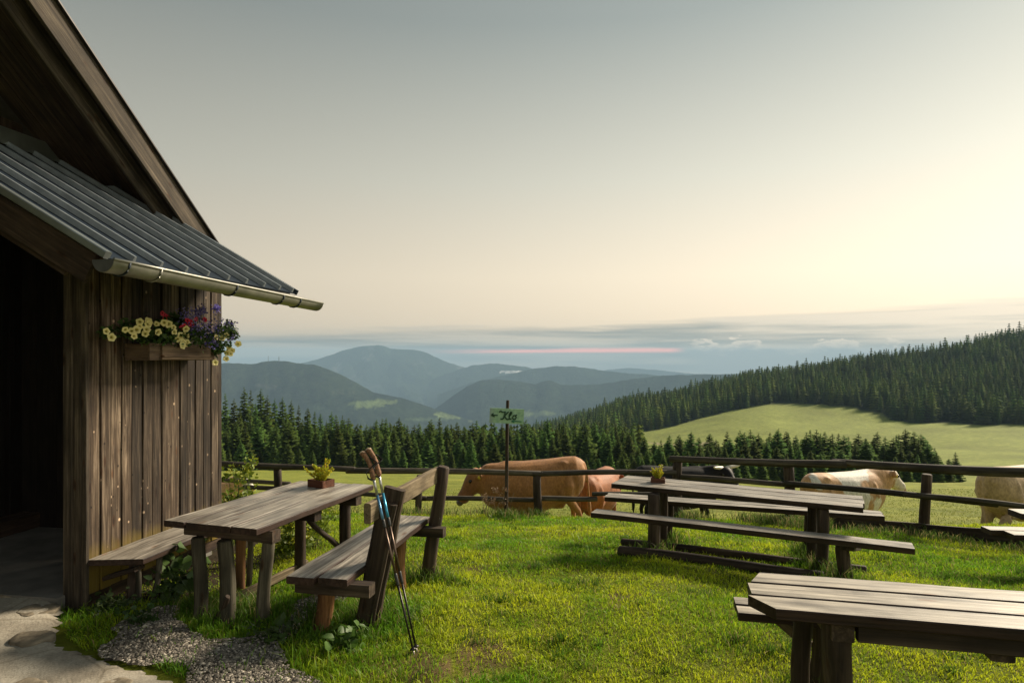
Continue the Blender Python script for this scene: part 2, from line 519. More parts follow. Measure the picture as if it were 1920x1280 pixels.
def in_poly(x, y, poly):
    x = np.asarray(x); y = np.asarray(y)
    ins = np.zeros(x.shape, bool); n = len(poly)
    for i in range(n):
        x0, y0 = poly[i]; x1, y1 = poly[(i+1) % n]
        c = ((y0 > y) != (y1 > y)) & (x < (x1-x0)*(y-y0)/((y1-y0) if y1 != y0 else 1e-9) + x0)
        ins ^= c
    return ins


def gpoly(pts, z=0.0):
    return [tuple(G(a, b, z).xy) for a, b in pts]


PATH_POLY = gpoly([(-500, 1100), (-60, 1092), (40, 1098), (84, 1112), (112, 1140), (122, 1172), (118, 1206), (150, 1228), (200, 1246), (262, 1262), (338, 1282), (480, 1340), (560, 1500), (-900, 1500)])
GRAVEL_POLY = gpoly([(196, 1232), (205, 1195), (262, 1160), (318, 1150), (345, 1185), (400, 1216), (470, 1214), (530, 1180), (585, 1128), (655, 1095), (640, 1135), (570, 1180),
                     (528, 1225), (560, 1262), (640, 1300), (600, 1420), (420, 1400), (338, 1284), (262, 1264)])
# hut frame: s along the boarded wall (away from the camera), u to the left into the hut
HS = Vector((.18, .983, 0)).normalized(); HU = Vector((-HS.y, HS.x, 0)); HC = Vector((-3.23, 4.85, 0))


def H(s, u, z):
    return HC + HS*s + HU*u + Vector((0, 0, z))


def hut_su(x, y):
    dx, dy = x - HC.x, y - HC.y
    return dx*HS.x + dy*HS.y, dx*HU.x + dy*HU.y


def wall_s(px, u=0.0):
    k = (px - 960)/FPX
    a = HC + HU*u
    return (k*a.y - a.x)/(HS.x - k*HS.y)


def wallpt(px, py, u):
    s = wall_s(px, u); p = H(s, u, 0)
    return P(px, py, p.y)


FOREST_FROM_PX = [-900, 420, 1000, 1180, 1300, 1450, 1580, 1700, 1920, 2400]
FOREST_FROM_D = [82, 84, 82, 352, 385, 407, 375, 330, 286, 250]


def forest_mask(x, y):
    px = 960 + FPX*x/np.maximum(y, 1e-3)
    return (y > np.interp(px, FOREST_FROM_PX, FOREST_FROM_D)) & (y < 1400)


def make_ground():
    a = np.concatenate([np.arange(-180, -56, 4.0), np.arange(-56, 56, .36), np.arange(56, 180, 4.0)])
    a = np.radians(a)
    r = [.6]
    while r[-1] < 9450: r.append(r[-1]*1.031 + .01)
    r = np.array(r)
    A, Rr = np.meshgrid(a, r)
    X, Y = Rr*np.sin(A), Rr*np.cos(A)
    Z = ground_z(X.ravel(), Y.ravel()).reshape(X.shape)
    na, nr = len(a), len(r)
    V = np.stack([X, Y, Z], -1).reshape(-1, 3)
    V = np.vstack([V, [[0, 0, float(gz(0, .1))]]])
    i, j = np.meshgrid(np.arange(nr-1), np.arange(na), indexing='ij')
    j2 = (j+1) % na
    q = np.stack([i*na + j, i*na + j2, (i+1)*na + j2, (i+1)*na + j], -1).reshape(-1, 4)[:, ::-1]
    T = np.vstack([q[:, [0, 1, 2]], q[:, [0, 2, 3]]])
    cc = len(V) - 1
    fan = np.stack([np.arange(na), np.full(na, cc), (np.arange(na)+1) % na], -1)
    T = np.vstack([T, fan])
    x, y = V[:, 0], V[:, 1]
    rr = np.hypot(x, y)
    n1 = fbm(x*1.3, y*1.3, 4, 3)[:, None]; n2 = fbm(x*.06, y*.06, 4, 4)[:, None]; n3 = fbm(x*6, y*6, 3, 8)[:, None]
    lawn = np.array([.11, .13, .012])*(1 + .35*n1) + np.array([.02, .012, .002])*np.clip(n3, 0, 1)
    past = np.array([.20, .225, .042])*(1 + .22*n1 + .12*n2) + np.array([.02, .005, 0])*n3
    hill = np.array([.20, .235, .058])*(1 + .30*n2 + .22*fbm(x*.12, y*.12, 4, 14)[:, None])
    floor = np.array([.020, .026, .010])*(1 + .3*n2)
    far = np.array([.022, .032, .016])*(1 + .3*n2)
    w1 = np.clip((y - 10.6)/1.0, 0, 1)[:, None]*(rr > 10)[:, None]
    c = lawn*(1-w1) + past*w1
    w2 = np.clip((rr - 100)/60, 0, 1)[:, None]; c = c*(1-w2) + hill*w2
    fm = forest_mask(x, y)[:, None]; c = np.where(fm, floor, c)
    w3 = np.clip((rr - 900)/300, 0, 1)[:, None]; c = c*(1-w3) + far*w3
    # cart track on the hill meadow
    px = 960 + FPX*x/np.maximum(y, 1e-3)
    trk = np.interp(px, [1195, 1230, 1265, 1300, 1340], [310, 285, 268, 262, 262])
    tm = (np.abs(y - trk) < 5.5) & (px > 1195) & (px < 1345)
    c = np.where(tm[:, None], np.array([.24, .215, .12]), c)
    # bare, dark soil by the hut and trodden spots
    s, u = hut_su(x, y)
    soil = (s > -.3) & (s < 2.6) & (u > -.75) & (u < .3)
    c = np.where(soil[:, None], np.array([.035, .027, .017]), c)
    for qx, qy, rr_ in [(900, 1235, .22), (810, 1262, .14), (890, 1040, .12), (1160, 1120, .10), (740, 1275, .16)]:
        q = G(qx, qy); dd = np.hypot(x - q.x, (y - q.y)*.7)/rr_ + .7*fbm(x*5, y*5, 3, 71)
        c = np.where((dd < 1)[:, None], np.array([.115, .085, .038])*(1 + .4*n3), c)
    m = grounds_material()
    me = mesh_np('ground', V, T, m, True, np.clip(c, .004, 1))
    o = link('ground', me)
    tag(o, 'green lawn falling away to pasture, hill meadow and wooded valley', 'ground', kind='structure')


def grounds_material():
    m, nt, bs, N, L = nodes('grassland')
    a = N('ShaderNodeVertexColor'); a.layer_name = 'tint'
    tc = N('ShaderNodeTexCoord')
    n = N('ShaderNodeTexNoise'); L(tc.outputs['Object'], n.inputs['Vector']); n.inputs['Scale'].default_value = 5.0; n.inputs['Detail'].default_value = 10; n.inputs['Roughness'].default_value = .7
    r = ramp_node(N, [(.3, (.55, .55, .5)), (.7, (1.35, 1.3, 1.2))]); L(n.outputs[0], r.inputs[0])
    n2 = N('ShaderNodeTexNoise'); L(tc.outputs['Object'], n2.inputs['Vector']); n2.inputs['Scale'].default_value = .45; n2.inputs['Detail'].default_value = 10; n2.inputs['Roughness'].default_value = .7
    r2 = ramp_node(N, [(.36, (.62, .68, .55)), (.64, (1.25, 1.2, 1.2))]); L(n2.outputs[0], r2.inputs[0])
    c = mixc(N, L, .8, a.outputs[0], r.outputs[0], 'MULTIPLY')
    c = mixc(N, L, .8, c, r2.outputs[0], 'MULTIPLY')
    L(c, bs.inputs['Base Color']); bs.inputs['Roughness'].default_value = .9; bs.inputs['Specular IOR Level'].default_value = .1
    bp = N('ShaderNodeBump'); L(n.outputs[0], bp.inputs['Height']); bp.inputs['Strength'].default_value = .6; bp.inputs['Distance'].default_value = .08
    L(bp.outputs[0], bs.inputs['Normal'])
    return m


make_ground()


# ------------------------------------------------------------------ far hills and mountains
def hill_material():
    m, nt, bs, N, L = nodes('wooded_hills')
    a = N('ShaderNodeVertexColor'); a.layer_name = 'tint'
    tc = N('ShaderNodeTexCoord')
    n = N('ShaderNodeTexNoise'); L(tc.outputs['Object'], n.inputs['Vector']); n.inputs['Scale'].default_value = .03; n.inputs['Detail'].default_value = 10; n.inputs['Roughness'].default_value = .75
    r = ramp_node(N, [(.35, (.45, .45, .45)), (.65, (1.5, 1.5, 1.45))]); L(n.outputs[0], r.inputs[0])
    L(mixc(N, L, .9, a.outputs[0], r.outputs[0], 'MULTIPLY'), bs.inputs['Base Color'])
    bs.inputs['Roughness'].default_value = 1; bs.inputs['Specular IOR Level'].default_value = 0
    bp = N('ShaderNodeBump'); L(n.outputs[0], bp.inputs['Height']); bp.inputs['Strength'].default_value = 1; bp.inputs['Distance'].default_value = 14
    L(bp.outputs[0], bs.inputs['Normal'])
    return m


M_HILL = hill_material()


def hill(name, D0, prof, label, seed, base=(.024, .034, .018), rock=None, clear=(), depth=.36, relief=.16):
    p = np.array(prof, float)
    px = np.linspace(p[0, 0], p[-1, 0], 300)
    # smooth crest
    py = np.interp(px, p[:, 0], p[:, 1])
    k = np.hanning(7); k /= k.sum()
    py = np.convolve(np.pad(py, 3, mode='edge'), k, 'valid') + 1.3*fbm(px/17, px*0, 4, seed + 60)
    crest = CAMZ + (HZ - py)/FPX*D0
    rows = np.concatenate([np.linspace(-1, 0, 46), np.linspace(.06, 1, 12)])
    Px, Tt = np.meshgrid(px, rows)
    D = D0*(1 + depth*Tt)
    X, Y = (Px - 960)/FPX*D, D
    # ridges and gullies run down from the crest; the crest itself keeps its line
    cr = np.broadcast_to(crest, Px.shape)
    fall = np.where(Tt < 0, (1 - np.abs(Tt))**1.25, (1 - Tt)**1.1)
    hgt = np.maximum(cr - VALLEY, 5)
    gul = fbm(X/(D0*.045) + Tt*1.2, Y/(D0*.09), 5, seed)
    Z = VALLEY - 20 + (hgt + 20)*fall + hgt*relief*gul*np.clip(np.abs(Tt)*3.5, 0.05, 1)*(fall > 0)
    Z = Z + hgt*.016*fbm(X/(D0*.007), Y/(D0*.007), 4, seed + 4)*np.clip(.35 + np.abs(Tt)*8, 0, 1)
    V = np.stack([X, Y, Z], -1).reshape(-1, 3)
    nr, na = Px.shape
    i, j = np.meshgrid(np.arange(nr-1), np.arange(na-1), indexing='ij')
    q = np.stack([i*na + j, i*na + j+1, (i+1)*na + j+1, (i+1)*na + j], -1).reshape(-1, 4)
    c = np.array(base)*(1 + .4*fbm(X.ravel()/(D0*.03), Y.ravel()/(D0*.03), 4, seed+7)[:, None])
    if rock is not None:
        rm = np.clip(fbm(X.ravel()/(D0*.02), Z.ravel()/(D0*.012), 4, seed+9)*2.6 - .75, 0, 1)[:, None]
        c = c*(1-rm) + np.array(rock)*rm
    sx = 960 + FPX*V[:, 0]/V[:, 1]; sy = HZ - FPX*(V[:, 2] - CAMZ)/V[:, 1]
    for (cx, cy, rx, ry, cc) in clear:     # meadows cleared in the woods, and a fog bank painted as colour
        nn = fbm(sx/14, sy/7, 3, seed+3)*.5
        dm = ((sx-cx)/rx)**2 + ((sy-cy)/ry)**2 + nn < 1
        dm &= (Tt.ravel() < 0)
        c = np.where(dm[:, None], np.array(cc), c)
    o = link(name, mesh_np(name, V, q, M_HILL, True, np.clip(c, .002, 1)))
    tag(o, label, 'hill', kind='structure')
    return o


hill('far_hill', 9000, [(900, 730), (1040, 704), (1110, 697), (1180, 689), (1240, 694), (1300, 700), (1500, 706), (1700, 716)], 'faint blue ridge farthest away', 41, depth=.03)
hill('mountain', 7000, [(250, 735), (400, 712), (500, 697), (560, 682), (600, 672), (640, 658), (680, 648), (712, 647), (736, 654), (775, 655), (800, 661), (840, 679), (880, 690), (940, 700), (1000, 722), (1080, 745)],
     'tall blue hazy mountain with a rounded double summit', 12, rock=(.12, .12, .11), depth=.2, relief=.24)
hill('far_hill', 6400, [(800, 715), (860, 692), (890, 684), (930, 681), (985, 688), (1060, 705), (1150, 715)], 'flat blue hill to the right of the tall mountain', 17, depth=.2, clear=((958, 697, 24, 2.4, (.6, .6, .6)),))  # the pale patch is valley fog painted into the hill colour
hill('far_hill', 5200, [(820, 740), (880, 718), (960, 700), (1000, 691), (1045, 686), (1090, 688), (1130, 694), (1180, 699), (1240, 704), (1320, 712), (1420, 730)], 'low rounded blue hill above the toilet sign', 23, depth=.22)
hill('wooded_hill', 3700, [(700, 840), (770, 800), (830, 756), (870, 727), (900, 714), (930, 711), (975, 715), (1005, 721), (1020, 713), (1032, 713), (1050, 721), (1100, 722), (1150, 716), (1200, 708), (1260, 703), (1400, 700), (1600, 705)],
     'wooded hill with a steep left flank in the middle distance', 31, depth=.36, clear=((1000, 775, 40, 5, (.10, .13, .05)),))
hill('wooded_hill', 3000, [(-100, 705), (200, 694), (380, 684), (430, 680), (470, 684), (492, 679), (505, 676), (540, 676), (556, 682), (590, 683), (620, 694), (650, 708), (700, 735), (760, 748), (820, 768), (870, 783), (930, 800), (1040, 830)],
     'long wooded hill with bright clearings sloping down to the right', 37, depth=.36,
     clear=((690, 757, 36, 7, (.11, .145, .055)), (722, 753, 26, 5, (.13, .165, .06)), (845, 777, 28, 7, (.15, .19, .07)), (800, 786, 44, 3, (.06, .085, .04)), (500, 722, 26, 4, (.06, .065, .05)), (905, 788, 26, 2.5, (.12, .14, .07)), (600, 764, 16, 2.5, (.07, .10, .05)), (640, 735, 30, 2.5, (.05, .06, .035))))


# ------------------------------------------------------------------ spruces
M_SPRUCE = leafy('spruce_needles', vary=.35, trans=.25, gain=1.65, rough=.9, spec=.03)
M_BARK = plain('spruce_bark', (.05, .035, .025), rough=.9, nscale=9, bump=.4)
M_WOODS = leafy('distant_spruce_needles', vary=0, gain=1.2, trans=.15, rough=.9, spec=.02)


def spruce_crown(seed, nw=24, nb=9, rad=.19, low=.05, full=.8):
    """one spruce of unit height: whorls of drooping feathered branches"""
    g = np.random.default_rng(seed)
    V, T, C = [], [], []
    for i in range(nw):
        f = i/(nw - 1)
        z = low + (.985 - low)*f**.92
        Rz = rad*(1 - z)**full*g.uniform(.85, 1.12) + .012
        n = max(4, int(round(nb*(1 - .45*f))))
        a0 = g.uniform(0, 6.28)
        for k in range(n):
            a = a0 + 2*math.pi*k/n + g.uniform(-.25, .25)
            rr = Rz*g.uniform(.66, 1.20)
            zb = z
            z = zb + g.uniform(-.6, .6)*(.93/nw)
            dr = (.10 + .34*(1 - f))*g.uniform(.8, 1.3)
            d = np.array([math.cos(a), math.sin(a), 0]); s = np.array([-math.sin(a), math.cos(a), 0])
            b = len(V)
            seg = 4
            wid = rr*g.uniform(.36, .52) + .008
            for q in range(seg + 1):
                t = q/seg
                p = d*rr*t + np.array([0, 0, z - dr*rr*t + .22*rr*t*t])
                w = wid*(math.sin(math.pi*min(1, t*.86 + .14)))*(1 if q % 2 else .55) + .001
                hang = .45*w + .012*(1-f)
                V += [p, p + s*w*g.uniform(.7, 1.2) + d*w*.35 - np.array([0, 0, hang]), p - s*w*g.uniform(.7, 1.2) + d*w*.35 - np.array([0, 0, hang])]
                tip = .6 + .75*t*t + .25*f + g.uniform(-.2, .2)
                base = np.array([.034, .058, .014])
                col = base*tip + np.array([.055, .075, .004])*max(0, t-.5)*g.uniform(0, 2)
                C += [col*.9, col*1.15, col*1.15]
            z = zb
            for q in range(seg):
                o = b + q*3
                T += [(o, o+1, o+4), (o, o+4, o+3), (o, o+3, o+5), (o, o+5, o+2)]
    b = len(V)     # leader shoot
    for k in range(3):
        a = k*2.09
        V.append(np.array([.006*math.cos(a), .006*math.sin(a), .95])); C.append(np.array([.05, .08, .02]))
    V.append(np.array([0, 0, 1.03])); C.append(np.array([.06, .09, .02]))
    T += [(b, b+1, b+3), (b+1, b+2, b+3), (b+2, b, b+3)]
    return mesh_np('crown', np.array(V), np.array(T), M_SPRUCE, False, np.clip(np.array(C), .002, 1))


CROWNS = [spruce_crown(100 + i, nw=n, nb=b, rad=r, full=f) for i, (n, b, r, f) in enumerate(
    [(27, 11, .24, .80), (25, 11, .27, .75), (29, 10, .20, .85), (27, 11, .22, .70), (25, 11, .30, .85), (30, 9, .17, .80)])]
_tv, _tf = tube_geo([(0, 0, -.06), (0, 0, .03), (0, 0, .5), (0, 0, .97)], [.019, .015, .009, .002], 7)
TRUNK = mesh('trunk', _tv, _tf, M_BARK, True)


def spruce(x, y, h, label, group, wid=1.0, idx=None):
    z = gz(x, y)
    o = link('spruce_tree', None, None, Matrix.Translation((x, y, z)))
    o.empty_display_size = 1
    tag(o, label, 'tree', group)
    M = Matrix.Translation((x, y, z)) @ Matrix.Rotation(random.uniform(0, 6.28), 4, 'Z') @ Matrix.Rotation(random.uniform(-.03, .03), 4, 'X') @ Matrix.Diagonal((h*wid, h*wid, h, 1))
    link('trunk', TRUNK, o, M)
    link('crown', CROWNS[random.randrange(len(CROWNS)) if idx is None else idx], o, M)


def near_woods():
    L1 = 'young green spruce in the front row behind the pasture, left of the toilet sign'
    L2 = 'tall dark old spruce rising above the young ones beside the hut'
    L3 = 'young spruce in the tree belt below the hill meadow at the right'
    L4 = 'green spruce in the wood behind the brown cows'
    # tall old trees at the left, each at a place read off the skyline
    for px, top, D in [(426, 738, 118), (442, 748, 112), (458, 727, 126), (470, 732, 128), (489, 730, 130), (501, 742, 122), (515, 748, 128), (530, 745, 126), (546, 751, 128), (560, 760, 122), (575, 766, 130), (590, 772, 124),
                       (600, 776, 132), (622, 772, 140), (640, 779, 142), (480, 757, 116), (536, 765, 116), (612, 788, 120), (450, 764, 106), (405, 735, 118), (380, 730, 120), (350, 735, 116), (582, 790, 112), (566, 786, 108)]:
        x = (px - 960)/FPX*D
        h = (CAMZ + (HZ - top)/FPX*D) - gz(x, D)
        spruce(x, D, h, L2, 'tall old spruces beside the hut', random.uniform(.72, .95), random.choice((0, 2, 3, 5)))
    # front rows
    n = 0
    for row, D0, d1, px0, px1, step, t0 in [(0, 86, 3, 330, 1010, 21, 836), (1, 93, 3, 340, 1190, 19, 812), (2, 101, 4, 350, 1190, 17, 798), (3, 112, 6, 640, 1190, 17, 798), (4, 126, 6, 640, 1190, 17, 799)]:
        px = px0
        while px < px1:
            D = D0 + random.uniform(-d1, d1)
            top = t0 + random.uniform(-16, 16)
            if px < 640 and row: top -= 12 - (px - 330)*.02
            if px > 1000 and row >= 1: top += random.uniform(-2, 14)
            x = (px - 960)/FPX*D
            h = max(2.2, (CAMZ + (HZ - top)/FPX*D) - gz(x, D))
            spruce(x, D, h, L1 if px < 900 else L4, 'young spruces left of the sign' if px < 900 else 'spruces behind the brown cows', random.uniform(1.15, 1.55))
            px += step*random.uniform(.7, 1.3); n += 1
    for row, D0, d1, px0, px1, step, t0 in [(0, 74, 3, 1010, 1795, 20, 852), (1, 80, 3, 1170, 1795, 18, 832), (2, 88, 3, 1180, 1765, 18, 818), (3, 97, 3, 1190, 1745, 19, 816)]:
        px = px0
        while px < px1:
            D = D0 + random.uniform(-d1, d1)
            top = t0 + random.uniform(-13, 15) + 14*max(0, math.sin(px/37.0))*(px < 1350)
            if px > 1730: top += (px - 1730)*.35
            x = (px - 960)/FPX*D
            h = max(2.0, (CAMZ + (HZ - top)/FPX*D) - gz(x, D))
            spruce(x, D, h, L3 if px > 1180 else L4, 'tree belt below the hill meadow' if px > 1180 else 'spruces behind the brown cows', random.uniform(1.25, 1.75))
            px += step*random.uniform(.7, 1.3); n += 1


near_woods()


def woods_mass():
    """the far wooded spur and the wood dropping into the valley: too many to count, one mass"""
    g = np.random.default_rng(3)
    tv, tt, tcx = [], [], []
    for v in range(5):       # five unit trees
        V, T, C = [], [], []
        nw = 10
        for i in range(nw):
            f = i/(nw-1); z = .06 + .86*f; rr = (.20 if v != 3 else .27)*(1-z)**.8*g.uniform(.85, 1.15) + .012
            n = 7 if i < 6 else 5
            a0 = g.uniform(0, 6.28)
            for k in range(n):
                a = a0 + 6.283*k/n + g.uniform(-.2, .2); r2 = rr*g.uniform(.75, 1.25)
                b = len(V); w = .34*r2 + .008
                d = np.array([math.cos(a), math.sin(a), 0]); s = np.array([-math.sin(a), math.cos(a), 0])
                V += [np.array([0, 0, z + .05]), d*r2*.6 + s*w - np.array([0, 0, .25*r2 - z]), d*r2*1.05 - np.array([0, 0, .42*r2 - z]), d*r2*.6 - s*w - np.array([0, 0, .25*r2 - z])]
                T += [(b, b+1, b+2), (b, b+2, b+3)]
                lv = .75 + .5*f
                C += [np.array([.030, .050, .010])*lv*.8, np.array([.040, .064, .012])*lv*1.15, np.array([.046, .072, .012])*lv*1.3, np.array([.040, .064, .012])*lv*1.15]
        b = len(V)
        V += [np.array([.012, 0, .86]), np.array([-.006, .01, .86]), np.array([-.006, -.01, .86]), np.array([0, 0, 1.02])]
        C += [np.array([.03, .045, .015])]*4
        T += [(b, b+1, b+3), (b+1, b+2, b+3), (b+2, b, b+3)]
        tv.append(np.array(V)); tt.append(np.array(T)); tcx.append(np.array(C))

    def scatter(name, xs, ys, hs, label):
        zs = ground_z(xs, ys)
        VV, TT, CC = [], [], []
        off = 0
        tone = fbm(xs/60, ys/60, 3, 55)
        for x, y, z, h, tn in zip(xs, ys, zs, hs, tone):
            v = int(g.integers(0, 5)); a = g.uniform(0, 6.28); w = h*g.uniform(1.0, 1.6)
            c, s = math.cos(a), math.sin(a)
            B = tv[v]
            VV.append(np.stack([x + w*(B[:, 0]*c - B[:, 1]*s), y + w*(B[:, 0]*s + B[:, 1]*c), z - .3 + h*B[:, 2]], -1))
            TT.append(tt[v] + off); off += len(B)
            q = g.uniform(.55, 1.5)*(1 + .45*tn)
            tint = np.array([q*g.uniform(.85, 1.3), q, q*g.uniform(.75, 1.05)])
            CC.append(tcx[v]*tint)
        o = link(name, mesh_np(name, np.concatenate(VV), np.concatenate(TT), M_WOODS, False, np.clip(np.concatenate(CC), .002, 1)))
        tag(o, label, 'forest', kind='stuff')

    # spur at the right: jittered rows
    pts = []
    D = 262.0
    while D < 690:
        step = 4.1*FPX/D
        px = 985.0
        while px < 2150:
            q, d = px + g.uniform(-.5, .5)*step, D + g.uniform(-2.6, 2.6)
            d0 = np.interp(q, [985, 1100, 1180, 1300, 1450, 1580, 1700, 1920, 2200], [262, 300, 352, 385, 407, 375, 330, 286, 270]) + 5*math.sin(q/23) + g.uniform(-3, 3)
            if d > d0 and g.uniform() < .93:
                pts.append(((q-960)/FPX*d, d))
            px += step
        D += 5.0 if D < 420 else 6.2
    p = np.array(pts)
    scatter('spruce_forest', p[:, 0], p[:, 1], g.uniform(7.5, 15, len(p))*np.where(g.uniform(size=len(p)) < .06, 1.25, 1), 'dense dark spruce forest covering the long spur at the right')
    # the wood falling towards the valley behind the near rows
    pts = []
    D = 136.0
    while D < 330:
        step = 5.0*FPX/D; px = 300.0
        while px < 1200:
            q, d = px + g.uniform(-.5, .5)*step, D + g.uniform(-3, 3)
            hmax = 9 if q > 660 else 9 + (660 - q)*.02
            if not (q > 1150 and d > 300): pts.append(((q-960)/FPX*d, d, hmax))
            px += step
        D += 8.0
    p = np.array(pts)
    zt = ground_z(p[:, 0], p[:, 1])
    px = 960 + FPX*p[:, 0]/p[:, 1]
    toplim = CAMZ + (HZ - np.where(px < 650, 792 + (px - 420)*.02, 797 + g.uniform(-10, 12, len(p))))/FPX*p[:, 1]
    hh = np.minimum(g.uniform(9, 16, len(p)), toplim - zt)
    k = hh > 4
    scatter('spruce_forest', p[k, 0], p[k, 1], hh[k], 'green spruce wood dropping into the valley behind the near trees')


woods_mass()


# ------------------------------------------------------------------ path, stones, gravel
def sheet(name, poly, zfun, mat, res=.06, lip=.05, label=None, seed=1, thick=.08, ragged=.05):
    """irregular slab filling a ground polygon, with a rounded edge"""
    P2 = np.array(poly)
    x0, y0 = P2.min(0) - .2; x1, y1 = P2.max(0) + .2
    xs, ys = np.arange(x0, x1, res), np.arange(y0, y1, res)
    X, Y = np.meshgrid(xs, ys)
    Xn = X + ragged*fbm(X*3.1, Y*3.1, 3, seed); Yn = Y + ragged*fbm(X*3.1, Y*3.1, 3, seed+20)
    ins = in_poly(Xn, Yn, poly)
    # distance to the outside, in cells, by erosion
    dist = np.zeros(ins.shape); cur = ins.copy()
    for _ in range(4):
        dist += cur
        n = cur.copy(); n[1:] &= cur[:-1]; n[:-1] &= cur[1:]; n[:, 1:] &= cur[:, :-1]; n[:, :-1] &= cur[:, 1:]
        cur = n
    Z = zfun(X, Y) - thick*np.clip(1 - dist/3, 0, 1)**2 + .012*fbm(X*2.2, Y*2.2, 4, seed+5) + .004*fbm(X*14, Y*14, 2, seed+6)
    keep = ins.copy()
    idx = -np.ones(ins.shape, int); idx[keep] = np.arange(keep.sum())
    V = np.stack([X[keep], Y[keep], Z[keep]], -1)
    a, b, c, d = idx[:-1, :-1], idx[:-1, 1:], idx[1:, 1:], idx[1:, :-1]
    ok = (a >= 0) & (b >= 0) & (c >= 0) & (d >= 0)
    q = np.stack([a[ok], b[ok], c[ok], d[ok]], -1)
    o = link(name, mesh_np(name, V, q, mat, True))
    tag(o, label, None, kind='structure')
    return o


def path_material():
    m, nt, bs, N, L = nodes('worn_mortar')
    tc = N('ShaderNodeTexCoord')
    n = N('ShaderNodeTexNoise'); L(tc.outputs['Object'], n.inputs['Vector']); n.inputs['Scale'].default_value = 2.2; n.inputs['Detail'].default_value = 9; n.inputs['Roughness'].default_value = .65
    f = N('ShaderNodeTexNoise'); L(tc.outputs['Object'], f.inputs['Vector']); f.inputs['Scale'].default_value = 70; f.inputs['Detail'].default_value = 5
    r = ramp_node(N, [(.3, (.17, .145, .11)), (.5, (.33, .295, .235)), (.7, (.45, .41, .335))]); L(n.outputs[0], r.inputs[0])
    c = mixc(N, L, .5, r.outputs[0], f.outputs[0], 'OVERLAY')
    v = N('ShaderNodeTexVoronoi'); v.feature = 'DISTANCE_TO_EDGE'; L(tc.outputs['Object'], v.inputs['Vector']); v.inputs['Scale'].default_value = 1.3
    vr = ramp_node(N, [(.0, (.45, .42, .36)), (.02, (1, 1, 1))]); L(v.outputs['Distance'], vr.inputs[0])
    c = mixc(N, L, .5, c, vr.outputs[0], 'MULTIPLY')
    L(c, bs.inputs['Base Color']); bs.inputs['Roughness'].default_value = .85; bs.inputs['Specular IOR Level'].default_value = .25
    ad = N('ShaderNodeMath'); ad.operation = 'MULTIPLY_ADD'; L(f.outputs[0], ad.inputs[0]); ad.inputs[1].default_value = .25; L(n.outputs[0], ad.inputs[2])
    bp = N('ShaderNodeBump'); L(ad.outputs[0], bp.inputs['Height']); bp.inputs['Strength'].default_value = .5; bp.inputs['Distance'].default_value = .03
    L(bp.outputs[0], bs.inputs['Normal'])
    return m


M_PATH = path_material()
M_STONE = plain('path_stone', (.20, .165, .115), rough=.8, nscale=14, namt=.45, bump=.5, vary=.25)
path = sheet('path', PATH_POLY, lambda X, Y: np.full(X.shape, .075), M_PATH, label='pale worn concrete path with flat stones set in it beside the hut', seed=3)


def stone(px, py, wpx, hpx, seed, rise=.012, z=.075):
    c = G(px, py, z)
    rx = wpx/2/FPX*c.y; ry = hpx/2/FPX*c.y*c.y/(CAMZ - z)
    V, F = [], []
    n = 18
    for lv, (sc_, zz) in enumerate([(1.02, -.03), (1.0, rise*.4), (.95, rise*.95), (.70, rise*1.05), (.35, rise)]):
        for k in range(n):
            a = 2*math.pi*k/n
            w = 1 + .38*mnoise.noise(Vector((math.cos(a)*1.3, math.sin(a)*1.3, seed*3.1)))+.08*mnoise.noise(Vector((math.cos(a)*4, math.sin(a)*4, seed)))
            V.append((rx*sc_*w*math.cos(a), ry*sc_*w*math.sin(a), zz + .014*mnoise.noise(Vector((math.cos(a)*sc_*2, math.sin(a)*sc_*2, seed*1.7)))*(lv > 0)))
    for lv in range(4):
        for k in range(n):
            a, b = lv*n + k, lv*n + (k+1) % n
            F.append((a, b, b+n, a+n))
    F.append(tuple(4*n + k for k in range(n)))
    link('stone', mesh('stone', V, F, M_STONE, True), path, Matrix.Translation(c))


for i, a in enumerate([(60, 1196, 84, 26, .014), (215, 1282, 74, 22, .005), (50, 1286, 66, 28, .010), (72, 1143, 62, 28, .004), (22, 1112, 80, 14, .006), (-60, 1180, 90, 30, .01)]):
    stone(a[0], a[1], a[2], a[3], i + 1, a[4])

M_GRAVEL = plain('gravel_bed', (.13, .11, .085), rough=.95, nscale=60, namt=.6, bump=.6)
sheet('gravel', GRAVEL_POLY, lambda X, Y: ground_z(X.ravel(), Y.ravel()).reshape(X.shape) + .022, M_GRAVEL, label='patch of dark gravel in front of the wooden table', seed=8, thick=.05, ragged=.12)


